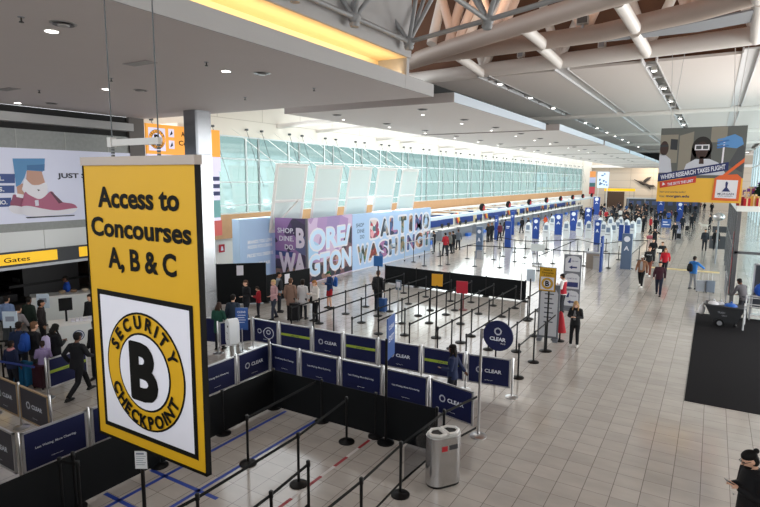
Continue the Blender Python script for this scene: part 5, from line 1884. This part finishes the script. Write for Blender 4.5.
CR += [(random.uniform(601, 658), random.uniform(210, 231), random.choice(['1c1d22', '17181b', '23252b', '2a2c33', '1e2026', '33363e'])) for _ in range(26)]
CR += [(random.uniform(684, 712), random.uniform(210.5, 214), '1d1e23') for _ in range(6)]
NAMES = {'b02a34': 'red', 'a8262f': 'bright red', 'd2d0cc': 'white', 'b0a092': 'beige', '8a6a58': 'tan', '34507a': 'denim blue', '2a4f9a': 'royal blue', '5a2a3a': 'wine', '6a2a36': 'wine red', '5c2630': 'maroon', '2b3550': 'navy', '4a3a34': 'brown'}
for k, (px, py, tp) in enumerate(CR):
    x, y = at(px, py)
    nm = NAMES.get(tp)
    if nm:
        lb, gp = 'distant person in a %s top %s' % (nm, 'in the crowd among the white kiosks' if px < 640 else 'on the far concourse below the end wall'), None
    else:
        lb, gp = ('distant person in dark clothes in the crowd between the kiosks and the end wall', 'dark dressed people in the far crowd')
    person(x, y, random.choice([0, 40, 120, 180, 200, 300]), lb, random.choice(['stand', 'walk', 'phone', 'carry', 'hold']), random.uniform(1.62, 1.85), tp, random.choice(['1c1d22', '25282f', '2c3548', '17181b']), random.choice('llmd'), random.choice(['241a15', '3a2a20', '15110f', '7a5638']), random.choice(['short', 'short', 'bob', 'long', 'cap']), group=gp)

# checkpoint side
x, y = at(79, 397)
person(x, y, 20, 'officer in black uniform striding past the lime striped barrier', 'stride', 1.78, '16171c', '14151a', 'd', '15110f', 'short', face=False, zoff=-.055)
pp = [o for o in COL.objects if o.name.startswith('person')][-1]
m1 = MB()
put_text(m1, 'TSA', 0, 1.33, .16, .07, 0, .03)
m1.v = [(a, -.118, b) for a, _, b in m1.v]
q = m1.obj('back_lettering', LETTER, pp)
q.rotation_euler = (-.10, 0, 0)


def head_at(px, py, z):
    g = fl(px, py, z)
    return g.x, g.y


LFT = [(10, 341, 1.42, 20, '1c2440', '1d1f27', '1a1411', 'short', 'stand', 'd', 'child in a navy jacket with a pink collar beside a blue suitcase'),
       (33, 322, 1.76, 10, '1d1d20', '4a4744', '6a4c36', 'short', 'stand', 'l', 'man in black with a bright blue backpack at the checkpoint queue'),
       (53, 324, 1.68, 10, '17181c', '1c1e26', '14100e', 'long', 'phone', 'd', 'woman in black with a pale patterned backpack at the checkpoint queue'),
       (42, 341, 1.30, 60, '8f7fa6', '5a4450', '2a1d18', 'bob', 'phone', 'd', 'child in a lilac top between the two backpacks'),
       (18, 322, 1.70, 40, '1e2c4a', '22252d', '1d1613', 'short', 'stand', 'd', 'person in a navy top left of the bright blue backpack'),
       (6, 312, 1.68, 0, '3a3f42', '2a2c32', '1a1512', 'bob', 'carry', 'm', 'person in dark grey among the crowd at the inspection tables'),
       (12, 306, 1.66, 30, '8a8588', '33363c', '2a1e18', 'short', 'bend', 'l', 'person in a light grey sweater bending at the inspection tables'),
       (6, 296, 1.74, 30, '7f96c0', '24262c', '1b1512', 'short', 'stand', 'l', 'person in a pale blue shirt in the dim checkpoint room'),
       (66, 276, 1.76, 150, '2450b4', '1a1c24', '15110f', 'short', 'stand', 'd', 'officer in a royal blue shirt behind the white inspection desk'),
       (28, 297, 1.70, 20, '23302a', '202228', '15110f', 'short', 'carry', 'd', 'person in a dark green coat in the dim checkpoint room'),
       (40, 300, 1.70, 330, '2a2426', '1c1c20', '15110f', 'bob', 'stand', 'm', 'person in dark brown in the dim checkpoint room'),
       (95, 320, 1.74, 200, '1b1b1f', '1b1b1f', '15110f', 'short', 'stand', 'd', 'officer in black standing by the round emblem podium'),
       (90, 294, 1.72, 200, '1e2024', '1b1b1f', '2a1e18', 'short', 'stand', 'l', 'person in black behind the round emblem podium')]
for (px, py, h, dg_, tp, bt, hr, st, ps, sk, lb) in LFT:
    x, y = head_at(px, py, h)
    person(x, y, dg_, lb, ps, h, tp, bt, sk, hr, st)
    if 'pink collar' in lb:
        pp = [o for o in COL.objects if o.name.startswith('person')][-1]
        MB().lathe([(.10, 1.42), (.115, 1.46), (.09, 1.50)], 14).obj('collar', paint('c98a8f', .8, .05), pp, True)
x, y = head_at(33, 322, 1.76)
backpack(x + .02, y - .26, 1.0, 10, 'bright blue backpack in the checkpoint queue', '1f4a9c', 1.1)
x, y = head_at(53, 324, 1.68)
backpack(x + .03, y - .25, .95, 10, 'pale patterned backpack in the checkpoint queue', 'b9aed0', 1.0)
x, y = at(19, 387)
suitcase(x, y, 10, 'teal blue suitcase by the child in navy', '2a6f9c', .68, False)
x, y = at(26, 386)
suitcase(x, y, 10, 'second teal blue suitcase, on the side of the bright blue backpack', '2a6f9c', .68, False)
x, y = at(42, 388)
suitcase(x, y, 10, 'dark burgundy suitcase near the striped barrier post', '3c1f28', .66)

# man with a bun looking at his phone, lower corner
hx, hy = head_at(751, 451, 1.86)
mn = person(hx + .05, hy, 118, 'bearded man in black with a hair bun looking down at his phone', 'text', 1.88, '141417', '15161a', 'l', '0f0d0d', 'bun', face=True)
J = pose_pts(POSES['text'])
R, hc = J['R'], J['hc']
MB().ball(hc + R @ V((0, .045, -.075)), (.052, .055, .05), 16, 12, rot=R).obj('beard', paint('14100f', .8, .1), mn, True)
m1 = MB()
for s in (-1, 1):
    m1.tube([hc + R @ V((.032 * s + .024 * math.cos(a), .104, .012 + .018 * math.sin(a))) for a in [2 * PI * i / 12 for i in range(13)]], .003, 6)
    m1.tube([hc + R @ V((.056 * s, .10, .014)), hc + R @ V((.08 * s, -.0, .014))], .003, 6)
m1.obj('glasses', BLACK, mn)
MB().lathe([(.018, 0), (.018, .006)], 16).obj('badge', CHROME, mn, loc=(.14, .135, 1.02))
bd = [o for o in mn.children if o.name.startswith('badge')][0]
bd.rotation_euler = (-PI / 2, 0, 0)
s = 1.88 / 1.735
hd = V((0, .285, 1.255)) * s
rz = math.radians(118)
o = thing('phone', 'black phone held in the hands of the man with the bun', 'phone', (hx + .05 - hd.y * math.sin(rz), hy + hd.y * math.cos(rz), hd.z + .02), rz)
q = MB().box(-.036, .036, -.075, .075, -.005, .005).obj('case', BLACK, o)
q.rotation_euler = (.5, 0, 0)
# ------------------------------------------------------------------ glass entrance vestibule on the street side
CLEAR = glass('vestibule_glass', (.97, .985, .98), .06)
o = thing('entrance_vestibule', 'glass entrance vestibule with dark posts and a white roof', 'vestibule', (1.0, 29.5, 0))
MB().box(-.05, 6.0, 0, 17.5, 4.42, 4.66).obj('roof', mat('vestibule_roof', c('dfe6e6'), .5), o)
m1 = MB()
for y in (0.0, .55, 3.2, 6.0, 9.0, 12.0, 15.0, 17.3):
    m1.box(0, .14, y, y + .14, 0, 4.42)
for x in (1.4, 3.0, 4.6):
    m1.box(x, x + .12, 0, .12, 0, 4.42)
m1.box(0, .12, 0, 17.4, 2.5, 2.62).box(0, 6, 0, .12, 2.5, 2.62)
m1.obj('post', mat('vestibule_dark', c('55575b'), .4), o)
MB().box(.05, .07, .2, 17.2, .1, 4.4).box(.2, 5.9, .05, .07, .1, 4.4).obj('pane', CLEAR, o)
m1 = MB()
m1.box(-.02, .0, .75, 1.6, .4, 3.4)
q = m1.obj('door_poster', mat('poster_dark', c('22181c'), .5), o)
m2 = MB()
m2.box(-.03, -.02, 1.4, 1.55, .4, 3.4).box(-.03, -.02, .9, 1.3, 1.6, 2.2)
m2.obj('poster_red', RED, q)
m1 = MB()
for i in range(4):
    m1.tube([(-.12, .9 + .9 * i, .05), (-.12, .9 + .9 * i, 1.1), (-.12, 1.5 + .9 * i, 1.1), (-.12, 1.5 + .9 * i, .05)], .025, 6)
m1.obj('guard_rail', GREYM, o)
for k, (x, y, z, r) in enumerate(((.9, 31.4, 4.66, .3),)):
    o = thing('dome_light', 'small silver dome on the edge of the vestibule', 'dome', (.45, 45, 3.0))
    MB().ball((0, 0, .3), (.35, .35, .3), 14, 10).obj('dome', CHROME, o, True)
    MB().lathe([(.06, -3.0), (.06, .1)], 10).obj('pole', GREYM, o)
# presents and a small tree on the vestibule roof
GF = [(1.06, 30.0, .30, .40, '8c1f2e', 'red present on the vestibule roof, nearest the hanging banner'), (1.32, 29.9, .26, .34, 'b3222f', 'small bright red present on the vestibule roof'),
      (1.58, 30.0, .30, .44, 'c79a3c', 'gold present on the vestibule roof under the tree'), (1.12, 30.6, .30, .70, '5a2f86', 'tall purple present at the back of the vestibule roof'),
      (1.46, 30.7, .30, .78, '7a3f9a', 'violet present beside the tall purple one'), (1.30, 30.35, .22, .55, 'c9c4cc', 'silver present between the purple and red ones'), (1.78, 29.9, .24, .36, 'a02030', 'dark red present at the foot of the tree')]
for x, y, s, h, cl, lb in GF:
    o = thing('gift_box', lb, 'present', (x, y, 4.66))
    MB().box(-s / 2, s / 2, -s / 2, s / 2, 0, h).obj('box', paint(cl, .35, .05), o)
    m1 = MB()
    m1.box(-.03, .03, -s / 2 - .005, s / 2 + .005, 0, h + .006).box(-s / 2 - .005, s / 2 + .005, -.03, .03, 0, h + .006)
    m1.ball((-.06, 0, h + .05), (.06, .03, .04), 8, 6).ball((.06, 0, h + .05), (.06, .03, .04), 8, 6)
    m1.obj('ribbon', paint('e3c8a0', .4, .03), o)
o = thing('christmas_tree', 'small decorated green tree on the vestibule roof', 'christmas tree', (2.0, 30.5, 4.66))
m1 = MB()
random.seed(3)
for i in range(420):
    t = random.random()
    z = .25 + 1.35 * t
    r = (.62 * (1 - t) + .03)
    a = random.uniform(0, 2 * PI)
    p0 = V((r * .25 * math.cos(a), r * .25 * math.sin(a), z + .08))
    p1 = V((r * math.cos(a), r * math.sin(a), z - .06))
    m1.tube([p0, p0.lerp(p1, .6), p1], [.02, .035, .006], 5)
m1.obj('needles', paint('1f3a2a', .8, .2), o)
MB().lathe([(.05, 0), (.04, 1.5)], 8).obj('trunk', paint('4a3626', .8, .1), o)
for i in range(26):
    t = random.random()
    r = .58 * (1 - t) + .05
    a = random.uniform(0, 2 * PI)
    MB().ball((r * math.cos(a), r * math.sin(a), .3 + 1.3 * t), .045, 8, 6).obj('bauble', (RED, mat('bauble_gold', c('d8a83c'), .25, .8), mat('bauble_violet', c('7a4fa8'), .3))[i % 3], o, True)
# tall white mullions of the street front beyond
m1 = MB()
for i in range(13):
    y = 40 + 6 * i
    m1.box(5.2, 5.45, y, y + .25, 0, 11)
struct('window_27', m1.box(5.25, 5.35, 40, 112, 4.6, 4.8).box(5.25, 5.35, 40, 112, 8.0, 8.2), mat('mullion_pale', c('dfe6ea'), .5))
pf = struct('window_28', MB().box(5.3, 5.32, 40, 112, 0, 11), glass('street_glass', (.72, .80, .82), .06))

# ------------------------------------------------------------------ utility cart and things on the charcoal carpet
g = fl(727, 327)
o = thing('tilt_cart', 'black plastic tilt cart heaped with bags on the charcoal carpet', 'cart', (.66, 25.55, 0), math.radians(-4))
o.scale = (.84, .84, .84)
m1 = MB()
a = [(-.78, .62), (.86, .66), (.62, .22), (-.30, .16)]
m1.prism([(-.72, 1.02), (-.30, .22), (.62, .26), (.92, .98)], -.42, .42)
m1.obj('tub', mat('cart_black', c('202226'), .5), o)
m1 = MB()
m1.tube([(-.74, -.44, 1.02), (.94, -.44, .98), (.94, .44, .98), (-.74, .44, 1.02), (-.74, -.44, 1.02)], .03, 8)
m1.obj('rim', mat('cart_rim', c('3a3d42'), .4), o)
for s in (-.46, .46):
    q = MB()
    n = 20
    q.tube([(-.05, s - .03, .2), (-.05, s + .03, .2)], .2, 20)
    w_ = q.obj('wheel', BLACK, o)
    MB().tube([(-.05, s - .036, .2), (-.05, s + .036, .2)], .11, 16).obj('hub', GREYM, w_)
MB().ball((.55, 0, .07), (.07, .05, .07), 10, 8).box(.52, .58, -.03, .03, .1, .24).obj('caster', BLACK, o)
m1 = MB()
put_text(m1, 'TRASH', -.02, .70, .3, .09, -.424, .02)
put_text(m1, 'ONLY', .12, .56, .22, .07, -.424, .02)
m1.obj('stencil', mat('stencil_grey', c('8d9096'), .6), o)


def bag(x, y, z, r, cl, label, nm='rubbish_bag'):
    m = MB()
    m.ball((0, 0, r[2]), r, 14, 10)
    random.seed(int(abs(x * 100 + y)))
    m.v = [(p[0] * random.uniform(.88, 1.1), p[1] * random.uniform(.88, 1.1), max(0, p[2] * random.uniform(.94, 1.06))) for p in m.v]
    m.tube([(0, 0, r[2] * 1.9), (.01, 0, r[2] * 2.15), (.05, 0, r[2] * 2.4)], [.03, .02, .05], 8)
    q = m.obj(nm, paint(cl, .35, .06), None, True, (x, y, z))
    return tag(q, label, 'bag')


bag(0.324, 25.55, 0.672, (0.218, 0.202, 0.143), 'dfe0e4', 'white plastic bag in the low end of the black cart')
bag(0.576, 25.65, 0.689, (0.168, 0.185, 0.126), 'c9ccd2', 'crumpled pale grey bag in the middle of the black cart')
bag(0.912, 25.45, 0.706, (0.235, 0.218, 0.126), '2b62b8', 'royal blue bag lying in the black cart')
q = bag(-0.054, 25.6, 0.353, (0.126, 0.151, 0.202), 'e4e4e6', 'white bag hanging off the end of the black cart')
x, y = 1.42, 27.0
person(x, y, 40, 'worker in a grey shirt bending over behind the black cart', 'bend', 1.78, '5c5a5e', '2a2c32', 'd', '14100e', 'short')


def rack(x, y, wd, h, label, dz=.5):
    o = thing('tubular_rack', label, 'rack', (x, y, 0), math.radians(-3))
    m = MB()
    for yy in (0, dz):
        m.tube([(0, yy, .05), (0, yy, h), (wd, yy, h), (wd, yy, .05)], .03, 8)
    m.tube([(0, 0, h), (0, dz, h)], .03, 8).tube([(wd, 0, h), (wd, dz, h)], .03, 8).tube([(0, 0, .25), (0, dz, .25)], .02, 8)
    m.obj('frame', mat('rack_grey', c('c2c4c6'), .4, .3), o)
    m = MB()
    for xx in (0, wd):
        for yy in (0, dz):
            m.ball((xx, yy, .04), (.03, .03, .04), 8, 6)
    m.obj('caster', BLACK, o)
    return o


rack(1.36, 24.9, 1.1, 1.0, 'light grey tubular rack beside the black cart, nearer one')
rack(1.45, 26.0, 1.1, 1.15, 'light grey tubular rack beside the black cart, farther one')
o = thing('display_stand', 'dark information stand with a yellow strip beside the grey racks', 'sign', (2.3, 28.4, 0))
MB().box(-.5, .5, -.06, .06, .3, 2.2).obj('board', mat('stand_dark', c('2c3038'), .4), o)
MB().box(-.42, .42, -.066, -.06, .95, 1.2).obj('yellow_strip', YEL, o)
MB().box(-.56, -.5, -.08, .08, 0, 2.25).box(.5, .56, -.08, .08, 0, 2.25).box(-.56, .56, -.08, .08, 2.2, 2.26).obj('frame', ALU, o)
MB().box(-.6, .6, -.25, .25, 0, .03).obj('foot', ALU, o)
q = bag(1.95, 27.35, 1.02, (.2, .16, .26), '1f52b0', 'blue cloth bag behind the grey racks', 'cloth_bag')
o = thing('shelf_rack', 'low metal shelf under the blue cloth bag', 'rack', (1.95, 27.35, 0))
MB().box(-.3, .3, -.2, .2, .98, 1.02).box(-.3, -.26, -.2, .2, 0, 1.0).box(.26, .3, -.2, .2, 0, 1.0).obj('frame', GREYM, o)
o = thing('bag_drop_rail', 'low white rail on wheels at the end of the letter hoarding', 'rail', (-18.3, 33.6, 0), PI / 2)
m1 = MB().tube([(0, 0, .1), (0, 0, 1.3), (4.6, 0, 1.3), (4.6, 0, .1)], .03, 8).tube([(0, 0, .3), (4.6, 0, .3)], .03, 8)
m1.obj('frame', mat('rack_grey', c('c2c4c6'), .4, .3), o)
for xx in (0, 2.3, 4.6):
    MB().ball((xx, 0, .06), (.06, .05, .06), 8, 6).obj('wheel', BLACK, o)

# ------------------------------------------------------------------ far dark desk below the end wall
o = thing('service_desk', 'long dark service desk with a pale top below the tan end wall', 'desk', (-14.5, 117, 0))
MB().box(0, 12.5, 0, 3, 0, 2.3).obj('body', mat('desk_dark', c('3a3d44'), .5), o)
MB().box(-.2, 12.7, -.2, 3.2, 2.3, 2.45).obj('top', mat('desk_top', c('b4b8bd'), .5), o)
for i in range(9):
    MB().box(.5 + 1.35 * i, 1.3 + 1.35 * i, -.03, 0, 1.2, 1.9).obj('screen', mat('desk_screen', c('3f4f7a'), .4), o)
for i in range(4):
    MB().box(3 * i + .2, 3 * i + .4, -.06, 0, 0, 2.3).obj('pier', mat('desk_pier', c('84888f'), .5), o)

# ------------------------------------------------------------------ checkpoint furniture
g = fl(70, 321)
o = thing('inspection_desk', 'long white inspection desk in the dim checkpoint room', 'desk', (g.x, g.y, 0), math.radians(62))
MB().box(-1.2, 1.2, -.33, .33, 0, .05).obj('plinth', BLACK, o)
MB().box(-1.25, 1.25, -.35, .35, .05, 1.1).obj('body', mat('desk_white', c('dfe3e2'), .45), o)
MB().box(-1.3, 1.3, -.4, .4, 1.1, 1.15).obj('worktop', WHITE, o)
for i in range(4):
    x_ = -.7 + .4 * i
    q = MB().ball((0, 0, .07), (.16, .12, .07), 10, 6).obj('folded_clothes', paint(('b09a80', '8a6f5a', 'c2b4a0', '5a5048')[i], .8, .1), None, True)
    q.location = o.matrix_basis @ V((x_ + .5, -.05, 1.15)) if False else (g.x + math.cos(math.radians(62)) * (x_ + .5), g.y + math.sin(math.radians(62)) * (x_ + .5), 1.15)
    tag(q, 'heap of %s clothing on the white inspection desk' % ('sand', 'brown', 'cream', 'dark grey')[i], 'clothes')
g = fl(78, 371)
o = thing('podium', 'white podium with a round dark blue emblem beside the yellow hanging sign', 'podium', (-17.4, 9.6, 0), math.radians(64))
MB().box(-.6, .6, -.33, .33, 0, .05).obj('plinth', BLACK, o)
MB().box(-.62, .62, -.35, .35, .05, 1.08).obj('body', mat('desk_white', c('dfe3e2'), .45), o)
MB().box(-.68, .68, -.4, .4, 1.08, 1.14).obj('worktop', WHITE, o)
m1 = MB()
flat(m1, ngon(.12, .72, .17, .17, 24), -.354)
q = m1.obj('emblem', mat('emblem_blue', c('2a4468'), .5), o)
m2 = MB()
annulus(m2, .12, .72, .14, .115, -.357)
flat(m2, [(.06, .68), (.12, .80), (.18, .68), (.14, .70), (.12, .64), (.10, .70)], -.357)
m2.obj('eagle_mark', LETTER, q)
MB().box(-.2, -.14, -.02, .02, 1.14, 1.75).box(-.36, .02, -.03, .03, 1.5, 1.9).obj('monitor', BLACK, o)
m1 = MB()
for i in range(5):
    m1.box(-.05 + .12 * i, .04 + .12 * i, -.2, .1, 1.14, 1.18 + .02 * (i % 3))
m1.obj('papers', SIGNW, o)
for k, (px, py, z, lb) in enumerate(((43, 301, 1.5, 'white notice on a post before the inspection desk'), (10, 318, 1.55, 'white notice on a post near the child in navy'))):
    g = fl(px, py, z)
    o = tall_post('lane_sign', lb, g.x, g.y, 1.3, rz=math.radians(40))
    MB().box(-.2, .2, -.015, .015, 1.25, 1.75).obj('plate', mat('notice_pale', c('c9d8e6'), .5), o)
    MB().box(-.12, .12, -.02, -.016, 1.45, 1.6).obj('print', mat('print_grey', c('8b93a5'), .6), o)
# dark screening machines in the room
for k, (x, y, wd, d, h) in enumerate(((-26.5, 7, 1.2, 3.0, 1.9), (-28.5, 10.5, 1.3, 3.0, 2.0), (-27.5, 14.0, 1.2, 2.6, 1.8), (-23.5, 6.0, .8, 2.4, 1.1), (-23.8, 9.6, .8, 2.4, 1.1))):
    o = thing('screening_machine', ('dark baggage screening machine in the dim room, %s' % ('nearest the billboard side', 'in the middle', 'by the brown panel')[k]) if k < 3 else 'dark roller table in the dim checkpoint room, %s' % ('near end', 'far end')[k - 3], 'machine', (x, y, 0))
    MB().box(-wd / 2, wd / 2, -d / 2, d / 2, .1, h).obj('body', mat('machine_dark', c('2b2b2f'), .5), o)
    MB().box(-wd / 2 - .02, wd / 2 + .02, -d / 2 - .6, d / 2 + .6, .7, .82).obj('belt', BLACK, o)
    MB().box(-.3, .3, -d / 2 - .03, -d / 2, .85, 1.05).obj('opening', GREYM, o)
    MB().box(-wd / 2 + .1, -wd / 2 + .2, -d / 2, d / 2, 0, .1).box(wd / 2 - .2, wd / 2 - .1, -d / 2, d / 2, 0, .1).obj('foot', GREYM, o)
for k, (px, py) in enumerate(((4, 380), (62, 372), (24, 372))):
    g = fl(px, py)
    post(g.x, g.y, 'black belt post at the checkpoint queue, %s' % ('by the child in navy', 'by the podium', 'by the blue backpack')[k], (g.x - .9, g.y - .9))
o = thing('tape_barrier', 'blue belt stretched low beside the lime striped barrier', 'belt', (-14.6, 7.0, 0))
MB().box(0, 1.9, -.004, .004, .86, .92).obj('belt', mat('belt_blue', c('2b3f86'), .6), o, rz=math.radians(192))
q = MB().lathe([(.15, 0), (.15, .02), (.025, .04), (.025, 1.0)], 12).obj('end_post', BLACK, o, loc=(-1.86, -.39, 0))

# ------------------------------------------------------------------ ceiling fittings
CAN = mat('can_dark', c('2d2b2a'), .4)
RIM = mat('can_rim', c('9d9a98'), .4)
SLAMP = mat('soffit_lamp', (1, .98, .95), .4, emit=(1, .97, .93), es=5)


def can(x, y, z, label, r=.2, group=None):
    o = thing('recessed_downlight', label, 'downlight', (x, y, z), 0, group)
    MB().lathe([(r, -.012), (r, -.002)], 20).obj('trim_ring', RIM, o)
    MB().lathe([(r * .8, -.03), (r * .72, -.013)], 20).obj('reflector', CAN, o)
    MB().lathe([(r * .4, -.05), (r * .45, -.03)], 16).obj('baffle', RIM, o)


def lamp(x, y, z, label, r=.1, group=None):
    o = thing('round_lamp', label, 'downlight', (x, y, z), 0, group)
    MB().lathe([(r * 1.15, -.01), (r * 1.15, -.002)], 18).obj('trim_ring', WHITE, o)
    MB().lathe([(r, -.016), (r, -.011)], 18).obj('lens', SLAMP, o)


for x, y, lb in ((-9.18, 5.25, 'dark recessed downlight nearest the camera in the low soffit'), (-14.1, 10.15, 'dark recessed downlight above the spreader bar'), (-19.3, 10.45, 'dark recessed downlight near the bulkhead'), (-9.3, 9.95, 'dark recessed downlight toward the far corner of the low soffit')):
    can(x, y, 8.2, lb)
for x, y, lb in ((-9.83, 5.41, 'bright round lamp beside the dark downlight nearest the camera'), (-9.87, 9.36, 'bright round lamp toward the far corner of the low soffit'), (-14.84, 9.57, 'bright round lamp in the middle of the low soffit'), (-20.3, 9.87, 'bright round lamp near the bulkhead')):
    lamp(x, y, 8.2, lb)
for k, (x, y) in enumerate(((-9.4, 4.72), (-9.49, 8.45), (-13.1, 8.6), (-16.74, 8.74), (-9.56, 12.25), (-12.5, 12.6))):
    o = thing('sprinkler_head', 'small dark sprinkler head in the low soffit, %s from the camera' % ORD[k], 'sprinkler', (x, y, 8.2), 0, 'sprinkler heads in the low soffit')
    MB().lathe([(.05, -.01), (.05, 0)], 10).obj('flange', GREYM, o)
    MB().lathe([(.014, -.07), (.014, -.01)], 8).lathe([(.035, -.085), (.035, -.07)], 10).obj('nozzle', CAN, o)
for k, (x, y) in enumerate(((-10.84, 7.81), (-17.34, 8.21))):
    o = thing('ceiling_vent', 'flush grey grille in the low soffit, %s' % ('toward the cove', 'toward the bulkhead')[k], 'vent', (x, y, 8.2))
    m1 = MB().box(-.4, .4, -.15, .15, -.012, -.002)
    m1.obj('frame', mat('vent_grey', c('8f8784'), .6), o)
    m1 = MB()
    for i in range(6):
        m1.box(-.37, .37, -.125 + .045 * i, -.105 + .045 * i, -.02, -.012)
    m1.obj('slat', RIM, o)
CL = [(16.5, 27.6), (28.05, 40.6), (41.1, 53.9), (54.4, 66.4), (66.9, 79)]
for k, (y0, y1) in enumerate(CL):
    for i in range(2):
        for j in range(3):
            x, y = (-12.7, -9.0)[i], y0 + 1.2 + 3.8 * j
            can(x, y, 8.2, 'dark downlight in the %s hanging ceiling slab, %s row on the %s side' % (ORD[k], ORD[j], ('window', 'hall')[i]), .19, 'downlights in the hanging slabs')
            if k < 3:
                lamp(x - .75, y + 1.5, 8.2, 'small bright lamp in the %s hanging ceiling slab, %s row on the %s side' % (ORD[k], ORD[j], ('window', 'hall')[i]), .06, 'lamps in the hanging slabs')
for px, py, z, lb, wd in ((583, 21, 12.1, 'grey floodlight box on the second white roof tube', .45), (521, 55, 11.9, 'small pale floodlight between the roof tubes near the spheres', .3), (602, 45, 11.8, 'small pale floodlight above the farthest roof tube', .3), (698, 33, 12.2, 'white louvred unit hanging over the farthest roof tube', .8)):
    g = fl(px, py, z)
    o = thing('floodlight', lb, 'floodlight', g)
    MB().box(-wd / 2, wd / 2, -.15, .15, -.14, .16).obj('housing', mat('flood_grey', c('a3a29f'), .4) if wd == .45 else WHITE, o)
    MB().box(-wd / 2 + .03, wd / 2 - .03, -.17, -.15, -.11, .13).obj('visor', mat('flood_dark', c('3c3a38'), .4) if wd == .45 else GREYM, o)
    MB().box(-.04, .04, -.04, .04, -.35, -.14).obj('bracket', GREYM, o)
# ring of lamps' light: the soffit and slab downlights
for y in (8, 22, 34, 47, 60):
    area('downlight_glow', (-11.5, y, 8.1), (-11.5, y, 0), 5, 4, 60, (1, .96, .9))
